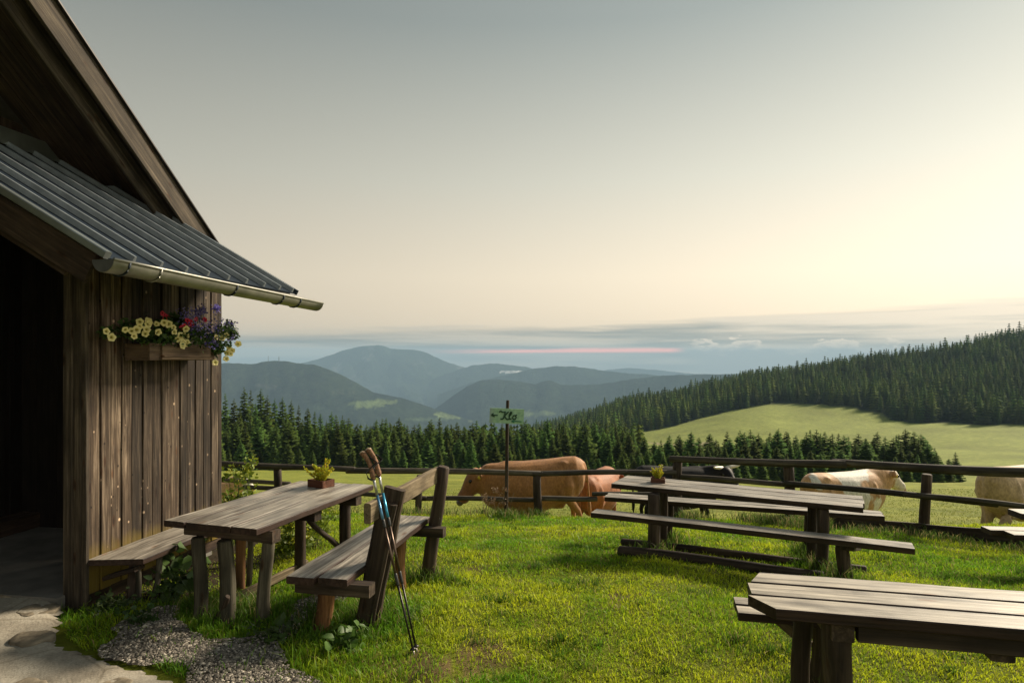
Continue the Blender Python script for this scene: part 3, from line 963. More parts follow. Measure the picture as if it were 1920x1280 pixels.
def pebbles():
    g = np.random.default_rng(11)
    P2 = np.array(GRAVEL_POLY); x0, y0 = P2.min(0); x1, y1 = P2.max(0)
    n = 42000
    x, y = g.uniform(x0, x1, n), g.uniform(y0, y1, n)
    xn, yn = x + .12*fbm(x*3.1, y*3.1, 3, 8), y + .12*fbm(x*3.1, y*3.1, 3, 28)
    k = in_poly(xn, yn, GRAVEL_POLY); x, y = x[k], y[k]
    n = len(x)
    z = ground_z(x, y) + .026
    r = g.gamma(3.0, .0018, n) + .003
    octv = np.array([(1, 0, 0), (-.5, .8, 0), (-.5, -.8, 0), (.1, 0, .75), (.5, .45, .35), (-.8, 0, .3)])
    tri = np.array([(0, 4, 3), (4, 1, 3), (1, 5, 3), (5, 2, 3), (2, 0, 3), (0, 1, 4), (1, 2, 5)])
    a = g.uniform(0, 6.28, n); c, s = np.cos(a), np.sin(a)
    B = octv[None]*g.uniform(.7, 1.3, (n, 6, 3))
    V = np.stack([x[:, None] + r[:, None]*(B[..., 0]*c[:, None] - B[..., 1]*s[:, None]), y[:, None] + r[:, None]*(B[..., 0]*s[:, None] + B[..., 1]*c[:, None]), z[:, None] + r[:, None]*B[..., 2]*.8], -1).reshape(-1, 3)
    T = (tri[None] + (np.arange(n)*6)[:, None, None]).reshape(-1, 3)
    t = g.choice([.09, .17, .28, .5], n, p=[.3, .35, .22, .13])*g.uniform(.7, 1.2, n)
    C = np.stack([t, t*.88, t*.72], -1).repeat(6, 0)
    o = link('gravel_pebbles', mesh_np('gravel_pebbles', V, T, leafy('pebble', vary=0, trans=0, rough=.7), False, C))
    tag(o, 'small grey and brown pebbles strewn over the gravel patch', 'gravel', kind='stuff')


pebbles()


# ------------------------------------------------------------------ the hut
hut = thing('alpine_hut', H(.6, .6, 0), 'weathered wooden alpine hut with a metal-roofed porch at the left', 'hut')
ROOF_M = .57
EZ, EU, S0, S1 = 2.56, -.80, -.66, 1.66
TOPU = 1.36


def roof_z(u): return EZ + ROOF_M*(u - EU)


# boarded side wall of the porch, board over board
wall = link('wall', mesh('wall', *(lambda V, F: (box_geo((0, 0, 0), 1.62, .09, 2.72, V, F), (V, F))[1])([], []), W_DARK), hut,
            frame(H(.83, .085, 1.43), HS, (0, 0, 1)))
edges = [164, 189, 209, 229, 248, 268, 287, 304, 322, 338, 352, 367, 382, 396, 410, 417]
for i in range(len(edges) - 1):
    a, b = wall_s(edges[i]), wall_s(edges[i+1])
    out = .007*(i % 2) + random.uniform(0, .005)
    wd = abs(b - a) - .008
    s = (a + b)/2
    board('plank', wall, H(s, .022 - out, .08), H(s, .022 - out, 2.80), wd, .026, W_WALL, up=-HU, nx=8, rough=.003, ch=.004)
# end face towards the camera: two boards and a corner strip
for u0, u1, o in [(.018, .088, 0), (.090, .172, .006)]:
    board('plank', wall, H(-.012 - o, (u0+u1)/2, -.02), H(-.012 - o, (u0+u1)/2, 2.72), u1 - u0, .028, W_WALL if u0 < 0 else W_RAKE, up=-HS, nx=8)
board('corner_strip', wall, H(-.006, -.002, -.02), H(-.006, -.002, 2.78), .036, .04, W_RAKE, up=-HU, nx=8)
board('sill_beam', hut, H(-.02, .09, .05), H(1.66, .09, .05), .15, .16, W_DARK, nx=4)

# porch inside: floor, threshold, inner walls
M_FLOOR = plain('porch_floor_concrete', (.15, .14, .125), rough=.85, nscale=4, namt=.35, bump=.4)
V, F = [], []
box_geo((.80, 1.25, -.02), 1.80, 2.2, .22, V, F)
Mh = frame(HC, HS, (0, 0, 1))
link('porch_floor', mesh('porch_floor', V, F, M_FLOOR), hut, Mh)
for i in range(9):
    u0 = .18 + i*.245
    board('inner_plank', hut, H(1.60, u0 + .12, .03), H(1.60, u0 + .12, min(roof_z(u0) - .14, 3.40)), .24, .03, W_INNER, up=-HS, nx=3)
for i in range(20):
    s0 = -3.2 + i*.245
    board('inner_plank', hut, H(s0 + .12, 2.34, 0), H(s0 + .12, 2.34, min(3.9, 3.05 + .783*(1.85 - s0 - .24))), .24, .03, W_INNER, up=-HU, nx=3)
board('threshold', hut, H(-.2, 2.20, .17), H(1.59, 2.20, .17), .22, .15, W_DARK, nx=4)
# upper gable wall (starts where the porch roof ends)
for i in range(24):
    s0 = -3.4 + i*.23
    zt = 2.95 + .783*(1.97 - s0 - .12)
    if zt < 3.9: continue
    board('gable_plank', hut, H(s0 + .115, TOPU + .03, 3.6), H(s0 + .115, TOPU + .03, min(zt, 7.0)), .224, .03, W_DARK, up=-HU, nx=3)

# porch roof: sheets between standing seams
roof = link('porch_roof', mesh('porch_roof', *(lambda V, F: (box_geo((0, 0, 0), S1 - S0 - .06, 2.42, .05, V, F), (V, F))[1])([], []), W_DARK), hut,
            frame(H((S0+S1)/2, (EU+TOPU)/2 + .02, roof_z((EU+TOPU)/2 + .02) - .085), HS, HU.cross(HS)*0 + Vector((0, 0, 1)) - HU*ROOF_M))
seam_px = [251, 302, 349, 390, 428, 462, 495, 524, 548]
eave_s = [S0] + [wall_s(p, EU) for p in seam_px] + [S1]
upn = (Vector((0, 0, 1)) - HU*ROOF_M).normalized()
for i in range(len(eave_s) - 1):
    a, b = eave_s[i] + .003, eave_s[i+1] - .003
    s = (a+b)/2
    board('roof_panel', roof, H(s, EU, roof_z(EU) - .045), H(s, TOPU, roof_z(TOPU) - .045), b - a, .012, M_ROOF, up=upn, nx=3, rough=.0, ch=.002)
for i, s in enumerate(eave_s[1:-1]):
    V, F = [], []
    L_ = math.hypot(TOPU - EU, roof_z(TOPU) - roof_z(EU))
    pr = [(-.014, -.006), (-.009, .034), (.009, .034), (.014, -.006)]
    for x in (0, L_):
        for (yy, zz) in pr: V.append((x, yy, zz))
    F = [(0, 1, 5, 4), (1, 2, 6, 5), (2, 3, 7, 6), (3, 0, 4, 7), (3, 2, 1, 0), (4, 5, 6, 7)]
    sm = link('roof_seam', mesh('roof_seam', V, F, M_SEAM), roof, frame(H(s, EU + .0, roof_z(EU) - .03), (H(0, TOPU, roof_z(TOPU)) - H(0, EU, roof_z(EU))), upn))
# eave clips between the sheets and the gutter
board('eave_strip', roof, H(S0 + .02, EU + .012, roof_z(EU) - .075), H(S1, EU + .012, roof_z(EU) - .085), .012, .055, M_GUTTER, nx=6)
# verge trim and barge board on the near edge, plain verge on the far edge
board('verge_trim', roof, H(S0 - .012, EU - .01, roof_z(EU - .01) - .02), H(S0 - .012, TOPU, roof_z(TOPU) - .02), .05, .05, M_FLASH, up=upn, nx=2, rough=0, ch=.006)
board('verge_trim', roof, H(S1 + .012, EU - .01, roof_z(EU - .01) - .03), H(S1 + .012, TOPU, roof_z(TOPU) - .03), .03, .05, M_ROOF, up=upn, nx=2, rough=0)
board('barge_board', hut, H(S0 + .0, EU + .12, roof_z(EU + .12) - .175), H(S0 + .0, TOPU + .9, roof_z(TOPU + .9) - .175), .03, .20, W_DARK, up=upn, nx=4)
board('barge_board', hut, H(S0 + .035, EU + .30, roof_z(EU + .30) - .235), H(S0 + .035, TOPU + .9, roof_z(TOPU + .9) - .235), .03, .18, W_DARK, up=upn, nx=4)
for s in (.05, .85, 1.55):
    board('rafter', hut, H(s, .0, roof_z(.0) - .175), H(s, TOPU + .6, roof_z(TOPU + .6) - .175), .07, .12, W_DARK, up=upn, nx=3)
board('wall_plate', hut, H(-.60, .085, 2.84), H(1.64, .085, 2.84), .12, .12, W_DARK, nx=3)
board('flashing', hut, H(S0 - .6, TOPU - .005, roof_z(TOPU) + .045), H(S1 + .1, TOPU - .005, roof_z(TOPU) + .045), .012, .15, M_FLASH, up=(0, 0, 1), nx=4, rough=0, ch=.002)

# gutter: half pipe with rolled lip, end cap and straps
GU, GS0, GS1, GR = -.845, -.745, 2.00, .078
V, F = [], []
n = 14
for i in range(13):
    f = i/12; s = GS0 + (GS1 - GS0)*f; zz = 2.495 - .05*f
    for rr in (GR, GR - .005):
        for k in range(n + 1):
            a = math.pi*k/n
            V.append(H(s, GU + rr*math.cos(a), zz - rr*math.sin(a)))
st = 2*(n+1)
for i in range(12):
    for k in range(n):
        a = i*st + k
        F.append((a, a+1, a+1+st, a+st))
        b = a + n + 1
        F.append((b, b+st, b+1+st, b+1))
for i in (0, 12):
    for k in range(n):
        a = i*st + k; F.append((a, a+n+1, a+n+2, a+1))
o0 = H(GS0, GU, 2.49)
gut = link('gutter', mesh('gutter', [v - o0 for v in V], F, M_GUTTER, True), hut, Matrix.Translation(o0))
tube('lip', gut, [H(GS0 + (GS1-GS0)*i/6, GU - GR, 2.497 - .05*i/6) for i in range(7)], .011, M_GUTTER, 8)
V = [H(GS0 - .003, GU + GR*.99*math.cos(math.pi*k/n), 2.497 - GR*.99*math.sin(math.pi*k/n)) - o0 for k in range(n+1)]
V += [v + HS*.006 for v in V]
F = [tuple(range(n, -1, -1)), tuple(n+1+k for k in range(n+1))] + [(k, k+1, n+2+k, n+1+k) for k in range(n)]
link('end_cap', mesh('end_cap', V, F, plain('gutter_cap_zinc', (.10, .10, .105), rough=.6, metal=.5)), gut, Matrix.Translation(o0))
for px in (237, 297, 440, 528, 560):
    s = wall_s(px, GU - GR*.7); f = (s - GS0)/(GS1 - GS0)
    tube('strap', gut, [H(s, GU + (GR+.004)*math.cos(a), 2.495 - .05*f - (GR+.004)*math.sin(a)) for a in np.linspace(0, math.pi, 9)], .008, M_ROOF if px != 297 else M_GUTTER, 6)

# big main roof whose rake comes down from the upper left
RU = .40


def rake_z(s): return 3.10 + .783*(1.97 - s)


RIDGE, LOW = -3.4, 2.28
rup = (Vector((0, 0, 1)) + HS*.783).normalized()
c = H((RIDGE + LOW)/2, (RU + 7)/2 + .03, rake_z((RIDGE+LOW)/2) + .075)
V, F = [], []
box_geo((0, 0, 0), math.hypot(LOW - RIDGE, .783*(LOW - RIDGE)), 6.66, .06, V, F)
mroof = link('main_roof', mesh('main_roof', V, F, M_TILE), hut, frame(c, HS - Vector((0, 0, .783)), rup))
V, F = [], []
box_geo((0, 0, 0), math.hypot(LOW - RIDGE, .783*(LOW - RIDGE)), 6.66, .06, V, F)
HS2 = -HS
c2 = H(RIDGE - (LOW - RIDGE)/2, (RU + 7)/2 + .03, rake_z((RIDGE+LOW)/2) + .075)
link('main_roof', mesh('main_roof', V, F, M_TILE), hut, frame(c2, -HS - Vector((0, 0, .783)), (Vector((0, 0, 1)) - HS*.783)))
for u, w, dz, m in [(RU, .25, -.005, W_RAKE), (RU + .13, .21, -.16, W_RAKE)]:
    board('rake_board', mroof, H(RIDGE, u, rake_z(RIDGE) + dz), H(LOW, u, rake_z(LOW) + dz), .035, w, m, up=rup, nx=10, rough=.004)
board('rake_trim', mroof, H(RIDGE, RU - .022, rake_z(RIDGE) + .135), H(LOW, RU - .022, rake_z(LOW) + .135), .05, .022, plain('rake_trim_metal', (.035, .03, .03), rough=.5, metal=.5), up=rup, nx=2, rough=0)
for i in range(6):
    u = RU + .10 + i*.17
    board('soffit_plank', mroof, H(RIDGE, u, rake_z(RIDGE) + .02), H(LOW, u, rake_z(LOW) + .02), .164, .024, W_DARK, up=rup, nx=4)


# ------------------------------------------------------------------ furniture
def ground_pt(px, D):
    x = (px - 960)/FPX*D
    return Vector((x, D, gz(x, D)))


def on_ground(v, sink=.06):
    return Vector((v[0], v[1], gz(v[0], v[1]) - sink))


# bench along the hut wall
wb = thing('wall_bench', H(.6, -.3, 0), 'dark plank bench fixed along the boarded hut wall on round legs', 'bench')
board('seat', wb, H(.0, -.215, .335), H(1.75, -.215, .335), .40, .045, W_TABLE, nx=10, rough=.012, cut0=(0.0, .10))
board('brace', wb, H(.10, -.10, .20), H(.12, -.36, .28), .12, .03, W_DARK, up=(0, 0, 1), nx=2)
log('leg', wb, on_ground(H(.11, -.36, 0)), H(.16, -.30, .31), .020, .020, W_LOGM, rings=4)
log('leg', wb, on_ground(H(.13, -.28, 0)), H(.20, -.24, .31), .032, .032, W_LOG, rings=4)
log('leg', wb, on_ground(H(.14, -.39, 0)) + HS*.05, H(.36, -.36, .31), .022, .024, W_LOGM, rings=4)
log('leg', wb, on_ground(H(1.45, -.36, 0)), H(1.4, -.3, .31), .03, .03, W_LOG, rings=4)
log('leg', wb, on_ground(H(1.5, -.1, 0)), H(1.5, -.12, .31), .03, .03, W_LOG, rings=4)

# table beside the hut
TF, TR, TZ = Vector((-2.07, 4.385, .725)), Vector((-1.60, 5.82, .725)), .725
tdir = (TR - TF).normalized(); tside = Vector((tdir.y, -tdir.x, 0))     # to the right
ht = thing('wooden_table', on_ground((TF + TR)/2, 0), 'weathered grey plank table on log legs beside the hut wall', 'table')
ws = [.19, .185, .205, .215]
off = -sum(ws)/2
for i, w in enumerate(ws):
    c = off + w/2; off += w
    d0 = random.uniform(-.012, .012)
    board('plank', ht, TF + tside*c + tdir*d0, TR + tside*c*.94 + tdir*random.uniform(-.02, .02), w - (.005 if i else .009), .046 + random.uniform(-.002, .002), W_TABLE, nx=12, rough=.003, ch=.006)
board('cross_beam', ht, TF + tdir*.16 - tside*.34 - Vector((0, 0, .066)), TF + tdir*.16 + tside*.42 - Vector((0, 0, .066)), .09, .085, W_LOG, nx=3)
board('cross_beam', ht, TF + tdir*.75 - tside*.34 - Vector((0, 0, .066)), TF + tdir*.75 + tside*.34 - Vector((0, 0, .066)), .09, .085, W_LOG, nx=3)
board('cross_beam', ht, TR - tdir*.20 - tside*.36 - Vector((0, 0, .066)), TR - tdir*.20 + tside*.36 - Vector((0, 0, .066)), .09, .085, W_LOG, nx=3)
for px, D, r, tb, m in [(374, 4.56, .047, (374, 4.55), W_LOGM), (427, 4.47, .056, (422, 4.47), W_LOGM), (493, 4.50, .047, (502, 4.45), W_LOGM), (452, 5.25, .038, (452, 5.25), W_ORANGE), (467, 5.45, .024, (468, 5.42), W_LOGM),
                        (565, 5.72, .050, (561, 5.70), W_LOG), (650, 5.62, .052, (647, 5.60), W_LOG)]:
    b = on_ground(P(px, 1000, D)); t = P(tb[0], 1000, tb[1]); t.z = TZ - .022 - .086*(D < 4.7 or D > 5.6)
    if D > 5.5: t.z = TZ - .11
    log('leg', ht, b, t, r, r*.93, m, rings=6, bend=.008)
log('brace', ht, P(578, 966, 5.30), P(640, 1040, 5.62), .022, .026, W_LOG, rings=5, bend=.02)
log('brace', ht, on_ground(P(398, 1150, 4.46), .02), P(428, 1115, 4.42), .014, .02, W_LOG, rings=4)

# boards edging the table's ground strip
for A_, B_, lab in [((385, 1152), (575, 1058), 'long weathered edging board on the ground under the grey table'), ((522, 1168), (600, 1118), 'short edging board in the grass beside the backrest bench leg')]:
    a, b = G(*A_), G(*B_)
    o = board('edging_board', None, a + Vector((0, 0, .015)), b + Vector((0, 0, .012)), .028, .07, W_GROUND, nx=5)
    tag(o, lab, 'board')

# bench with backrest
bb = thing('backrest_bench', on_ground(Vector((-1.05, 4.95, 0)), 0), 'old plank bench with a backrest rail, hiking poles leaning on it', 'bench')
SZ = .435
sA, sB = Vector((-1.275, 4.15, SZ)), Vector((-.93, 5.78, SZ))
bd = (sB - sA).normalized(); bs_ = Vector((bd.y, -bd.x, 0))
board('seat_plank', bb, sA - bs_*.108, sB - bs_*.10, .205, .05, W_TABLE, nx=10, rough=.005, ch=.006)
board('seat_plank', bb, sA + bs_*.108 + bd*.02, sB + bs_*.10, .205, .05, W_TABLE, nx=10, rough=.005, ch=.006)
board('cross_beam', bb, sA + bd*.12 - bs_*.19 - Vector((0, 0, .068)), sA + bd*.12 + bs_*.34 - Vector((0, 0, .068)), .10, .082, W_LOG, nx=3)
board('cross_beam', bb, sB - bd*.14 - bs_*.16 - Vector((0, 0, .068)), sB - bd*.14 + bs_*.38 - Vector((0, 0, .068)), .09, .08, W_LOG, nx=3)
log('leg', bb, on_ground(P(606, 1150, 4.40)), P(609, 1100, 4.36), .058, .056, W_ORANGE, rings=5)
log('leg', bb, on_ground(P(752, 1040, 5.45)), P(752, 1000, 5.45), .045, .045, W_ORANGE, rings=5)
np0, np1 = on_ground(P(683, 1160, 4.48)), P(736, 922, 4.43)
tilt = (np1 - np0).normalized()
board('back_post', bb, np0 + bd*.035, np1 + bd*.035 + tilt*.02, .15, .06, W_LOG, up=bd, nx=6, rough=.006, ch=.014)
board('back_post', bb, np0 - bd*.030 - bs_*.005 + tilt*.02, np1 - bd*.030 - tilt*.07 - bs_*.01, .135, .055, W_LOG, up=bd, nx=6, rough=.006, ch=.018)
log('back_post', bb, on_ground(P(803, 1065, 5.68)), P(829, 874, 5.66), .060, .053, W_LOG, rings=6)
board('back_rail', bb, P(688, 963, 4.26), P(822, 888, 5.74), .05, .135, W_GROUND, nx=8, rough=.004, ch=.008)


# hiking poles leaning on the bench post
def hiking_pole(tip, head, label, hue):
    t = thing('hiking_pole', tip, label, 'hiking pole', 'hiking poles leaning on the bench')
    ax = (head - tip); L_ = ax.length; ax.normalize()
    at = lambda d: tip + ax*d
    mb = plain('pole_shaft_dark', (.035, .03, .028), rough=.35, metal=.6)
    tube('lower_shaft', t, [at(.07), at(.50)], [.0065, .0068], mb, 10)
    tube('tip', t, [at(-.01), at(.03), at(.075)], [.0025, .004, .0075], plain('pole_tip', (.30, .27, .24), rough=.4, metal=.8), 8)
    tube('basket', t, [at(.066), at(.070), at(.080)], [.020, .022, .010], mb, 14)
    tube('lock_collar', t, [at(.46), at(.47), at(.53), at(.54)], [.0075, .0105, .0105, .008], plain('pole_collar', (.02, .02, .02), rough=.5), 10)
    tube('middle_shaft', t, [at(.50), at(.86)], [.0082, .0082], plain('pole_shaft_bronze', (.11, .075, .055), rough=.35, metal=.7), 10)
    tube('upper_collar', t, [at(.83), at(.84), at(.88), at(.89)], [.009, .0115, .0115, .009], plain('pole_collar', (.02, .02, .02), rough=.5), 10)
    tube('printed_shaft', t, [at(.84), at(1.05)], [.0092, .0092], plain('pole_shaft_blue', hue, rough=.3, metal=.5, nscale=6, namt=.5), 10)
    tube('upper_shaft', t, [at(1.05), at(L_ - .13)], [.0092, .0092], plain('pole_shaft_silver', (.48, .47, .46), rough=.3, metal=.8), 10)
    cork = plain('pole_cork', (.23, .115, .06), rough=.8, nscale=90, namt=.5, bump=.3)
    sd = Vector((-.35, 0, .05))
    grip = [(.175, .010), (.165, .0165), (.145, .0195), (.120, .0165), (.095, .0145), (.07, .0158), (.045, .0148), (.02, .0165), (.004, .0185), (-.008, .021)]
    tube('grip', t, [at(L_ - d) + sd*(.03*max(0, (.09 - d)/.09)**2*3) for d, r in grip], [r for d, r in grip], cork, 14)
    h0 = at(L_ + .006) + sd*.1
    tube('grip_top', t, [h0, h0 + ax*.006, h0 + ax*.012], [.021, .0195, .010], plain('pole_grip_cap', (.50, .36, .25), rough=.5), 14)
    tube('strap', t, [at(L_ - .02) + Vector((.012, -.01, 0)), at(L_ - .05) + Vector((.05, -.012, 0)), at(L_ - .12) + Vector((-.035, -.022, 0)), at(L_ - .16) + Vector((-.03, -.02, -.0)), at(L_ - .175) + Vector((-.005, -.014, 0))],
         .006, plain('pole_strap', (.012, .012, .012), rough=.8), 6)


tipb = G(779, 1238, .0)
hiking_pole(tipb, P(690, 852, 4.31), 'left hiking pole with a cork grip leaning on the bench post', (.10, .25, .42))
hiking_pole(tipb + Vector((.012, .035, 0)), P(701, 846, 4.33), 'right hiking pole, blue shaft, its cork grip slightly higher', (.05, .30, .48))


# little planters with golden sprigs
M_SPRIG = leafy('golden_sprig', vary=0, trans=.3, rough=.5)


def planter(loc, rz, s, label, seed):
    t = thing('planter', loc, label, 'planter', 'small planters on the tables')
    M0 = Matrix.Translation(loc) @ Matrix.Rotation(rz, 4, 'Z') @ Matrix.Scale(s, 4)
    g = random.Random(seed)
    wdt, dp, h = .19, .12, .062
    for nm, c, d in [('front_board', (0, -dp/2, h/2), (wdt, .012, h)), ('back_board', (0, dp/2, h/2), (wdt, .012, h)), ('end_board', (-wdt/2 + .006, 0, h/2), (.012, dp - .012, h - .004)),
                     ('end_board', (wdt/2 - .006, 0, h/2), (.012, dp - .012, h - .004)), ('bottom', (0, 0, .008), (wdt - .026, dp - .014, .010))]:
        V, F = [], []; box_geo((0, 0, 0), *d, V, F)
        link(nm, mesh(nm, V, F, W_PLANTER), t, M0 @ Matrix.Translation(c))
    V, F = [], []
    nn = 9
    for i in range(nn):
        for j in range(6):
            V.append(((i/(nn-1) - .5)*(wdt - .026), (j/5 - .5)*(dp - .014), .044 + g.uniform(-.004, .006)))
    for i in range(nn-1):
        for j in range(5): F.append((i*6+j, (i+1)*6+j, (i+1)*6+j+1, i*6+j+1))
    link('soil', mesh('soil', V, F, plain('potting_soil', (.05, .03, .018), rough=.95, nscale=60, namt=.5)), t, M0)
    SV, SF = [], []
    LV, LT, LC = [], [], []
    for k in range(24):
        x0, y0 = g.uniform(-.06, .06), g.uniform(-.03, .03)
        ang, lean, hh = g.uniform(0, 6.28), g.uniform(.03, .12), g.uniform(.05, .14)
        if k in (2, 5): lean, ang, hh = .075, .2, .18
        top = Vector((x0 + lean*math.cos(ang), y0 + lean*math.sin(ang)*.5, .045 + hh))
        b0 = Vector((x0*.4, y0*.4, .04))
        tube_geo([b0, (b0+top)/2 + Vector((0, 0, .01)), top], [.0035, .003, .0015], 5, SV, SF)
        for q in range(80):                 # short needle tufts along each twig
            f = g.uniform(.15, 1.05)
            c = b0.lerp(top, f)
            d = Vector((g.uniform(-1, 1), g.uniform(-1, 1), g.uniform(-.2, 1))).normalized()
            sd = d.cross(Vector((g.uniform(-1, 1), g.uniform(-1, 1), g.uniform(-1, 1)))).normalized()
            l = g.uniform(.014, .026); w = g.uniform(.004, .007)
            b = len(LV)
            LV += [c - sd*w*.4, c + sd*w*.4, c + d*l*.6 + sd*w, c + d*l*.6 - sd*w, c + d*l]
            LT += [(b, b+1, b+2), (b, b+2, b+3), (b+3, b+2, b+4)]
            col = (.58*g.uniform(.7, 1.15), .52*g.uniform(.8, 1.15), .035)
            LC += [tuple(v*.75 for v in col)]*2 + [col]*3
    link('stems', mesh('stems', SV, SF, M_BARK), t, M0)
    link('foliage', mesh_np('foliage', np.array([tuple(v) for v in LV]), np.array(LT), M_SPRIG, False, np.array(LC)), t, M0)


planter(P(602, 913, 5.65) * 1.0 + Vector((0, 0, TZ + .0245 - P(602, 913, 5.65).z)), R(-32), 1.02, 'small wooden planter with a yellow-green sprig on the grey table', 4)


# picnic table in the middle right: top and two long seats on posts, logs on the ground
def long_board_pair(parent, name, A, B, w, t, mat, n=2, gap=.006, **k):
    d = (Vector(B) - Vector(A)).normalized(); sd = Vector((d.y, -d.x, 0)).normalized()
    pw = w/n
    for i in range(n):
        c = (i - (n-1)/2)*pw
        board(name, parent, Vector(A) + sd*c + d*random.uniform(-.01, .01), Vector(B) + sd*c + d*random.uniform(-.01, .01), pw - gap, t, mat, nx=10, rough=.003, **k)


mt = thing('picnic_table', on_ground(P(1400, 1000, 6.5), 0), 'long dark picnic table with two attached plank seats, a small planter on it', 'table', 'picnic tables on the lawn')
mtz = .50
mA, mB = Vector((1.20, 7.14, mtz)), Vector((3.32, 6.04, mtz))
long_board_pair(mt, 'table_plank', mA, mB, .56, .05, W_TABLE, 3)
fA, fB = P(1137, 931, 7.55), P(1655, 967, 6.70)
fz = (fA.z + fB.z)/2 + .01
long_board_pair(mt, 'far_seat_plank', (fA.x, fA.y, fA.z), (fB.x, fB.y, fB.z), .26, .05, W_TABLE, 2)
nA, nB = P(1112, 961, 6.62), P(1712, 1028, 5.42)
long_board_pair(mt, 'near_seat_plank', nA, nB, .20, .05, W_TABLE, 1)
for px, py, D, topD, r in [(1225, 1050, 6.66, 6.66, .064), (1243, 1030, 6.92, 6.92, .046), (1541, 1060, 6.02, 6.02, .056), (1522, 1045, 6.30, 6.30, .046)]:
    b = on_ground(P(px, py, D)); t = Vector((b.x + .008, b.y, mtz - .03))
    log('post', mt, b, t, r, r*.95, W_LOG, rings=6, bend=.006)
for px, D, zt in [(1255, 7.42, fA.z - .03), (1515, 6.95, fB.z - .02)]:
    b = on_ground(P(px, 1000, D)); log('post', mt, b, Vector((b.x, b.y, zt)), .045, .042, W_LOG, rings=5)
b = on_ground(P(1583, 1080, 5.66)); log('post', mt, b, Vector((b.x, b.y, nA.lerp(nB, .80).z - .02)), .058, .056, W_LOG, rings=5)
board('seat_bracket', mt, P(1590, 1022, 5.6), P(1603, 1020, 5.85), .10, .09, W_LOG, nx=2)
log('ground_log', mt, on_ground(P(1160, 1038, 6.62), -.035), on_ground(P(1545, 1076, 5.80), -.03), .058, .050, W_LOG, rings=9)
log('ground_log', mt, on_ground(P(1166, 1018, 7.25), -.03), on_ground(P(1625, 1058, 6.0), -.03), .045, .045, W_LOG, rings=9)
pl = mA.lerp(mB, .17) + Vector((.03, .02, .0255))
planter(pl, R(-14), .80, 'tiny planter with a yellow sprig on the long picnic table', 9)

# near table at the lower right, three planks with clipped corners
nt_ = thing('picnic_table', on_ground(Vector((2.1, 2.9, 0)), 0), 'pale three-plank picnic table with clipped corners in the right foreground', 'table', 'picnic tables on the lawn')
nz_ = .75
cA, cB = Vector((1.155, 3.11, nz_)), Vector((3.35, 2.60, nz_))
d3 = (cB - cA).normalized(); s3 = Vector((d3.y, -d3.x, 0))       # s3 points towards the camera
for i, (c, w, cut) in enumerate([(-.172, .168, None), (0, .170, None), (.172, .170, None)]):
    sh = [-.045, 0.0, .04][i]
    # end line runs slightly oblique, near corner clipped
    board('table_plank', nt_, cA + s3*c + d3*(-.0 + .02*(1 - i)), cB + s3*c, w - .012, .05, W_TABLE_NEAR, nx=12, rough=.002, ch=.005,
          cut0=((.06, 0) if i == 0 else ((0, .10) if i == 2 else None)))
board('under_rail', nt_, cA + s3*.20 + d3*.42 - Vector((0, 0, .065)), cB + s3*.20 - Vector((0, 0, .065)), .05, .075, W_LOG, nx=4)
board('cross_beam', nt_, cA - s3*.20 + d3*.36 - Vector((0, 0, .067)), cA + s3*.22 + d3*.36 - Vector((0, 0, .067)), .09, .08, W_LOG, nx=2)
xe = cA + d3*.98
board('cross_beam', nt_, xe - s3*.20 - Vector((0, 0, .105)), xe + s3*.20 - Vector((0, 0, .105)), .09, .07, W_LOG, nx=2)
for dd, c, w in [(.245, -.02, .085), (.36, .13, .13)]:
    b = on_ground(cA + d3*dd + s3*c); t = cA + d3*dd + s3*c - Vector((0, 0, .03))
    log('post', nt_, b, t, w/2, w/2, W_LOG, rings=5)
for dd, c in [(1.9, -.05), (1.98, .12)]:
    b = on_ground(cA + d3*dd + s3*c); log('post', nt_, b, cA + d3*dd + s3*c - Vector((0, 0, .03)), .06, .06, W_LOG, rings=5)
qA = P(1376, 1140, 3.62); qz = qA.z
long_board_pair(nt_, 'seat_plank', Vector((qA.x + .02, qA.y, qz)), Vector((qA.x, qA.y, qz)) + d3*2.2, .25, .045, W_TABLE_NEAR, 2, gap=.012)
for dd, r in [(.36, .045), (.44, .058), (1.7, .05)]:
    p = Vector((qA.x, qA.y, 0)) + d3*dd + s3*(-.02 if r < .05 else .05)
    log('post', nt_, on_ground(p), Vector((p.x, p.y, qz - .02)), r*.9, r*.9, W_LOG, rings=5)
board('bracket', nt_, Vector((qA.x, qA.y, qz - .03)) + d3*.22, Vector((qA.x, qA.y, qz - .17)) + d3*.40, .05, .05, W_GROUND, nx=2)
board('bracket', nt_, cA + d3*.28 + s3*.05 - Vector((0, 0, .03)), cA + d3*.36 + s3*.10 - Vector((0, 0, .16)), .05, .04, W_GROUND, nx=2)

# table at the right edge of the picture
et = thing('picnic_table', on_ground(Vector((5.2, 5.7, 0)), 0), 'picnic table and seat cut off by the right edge, by the fence', 'table', 'picnic tables on the lawn')
e0 = P(1884, 958, 5.62); ed = Vector((1, -.10, 0)).normalized(); es = Vector((ed.y, -ed.x, 0))
es2 = Vector((.10, -1, 0))
for i in range(3):
    a = e0 + es2*(.10 + .20*i) + ed*(.12*i)
    board('table_plank', et, a, a + ed*2.0, .19, .05, W_TABLE, nx=8, rough=.003)
g0 = P(1845, 993, 6.20)
for i in range(2):
    a = g0 + es2*(.02 + .16*i) + ed*(.08*i)
    board('seat_plank', et, a, a + ed*2.3, .15, .05, W_TABLE, nx=8, rough=.003)
for k in (.55, 1.7):
    p = e0 + ed*(k + .2) + es2*.3; log('post', et, on_ground(p), p - Vector((0, 0, .03)), .06, .055, W_LOG, rings=5)
    p = g0 + ed*k + es2*.1; log('post', et, on_ground(p), p - Vector((0, 0, .03)), .05, .05, W_LOG, rings=5)


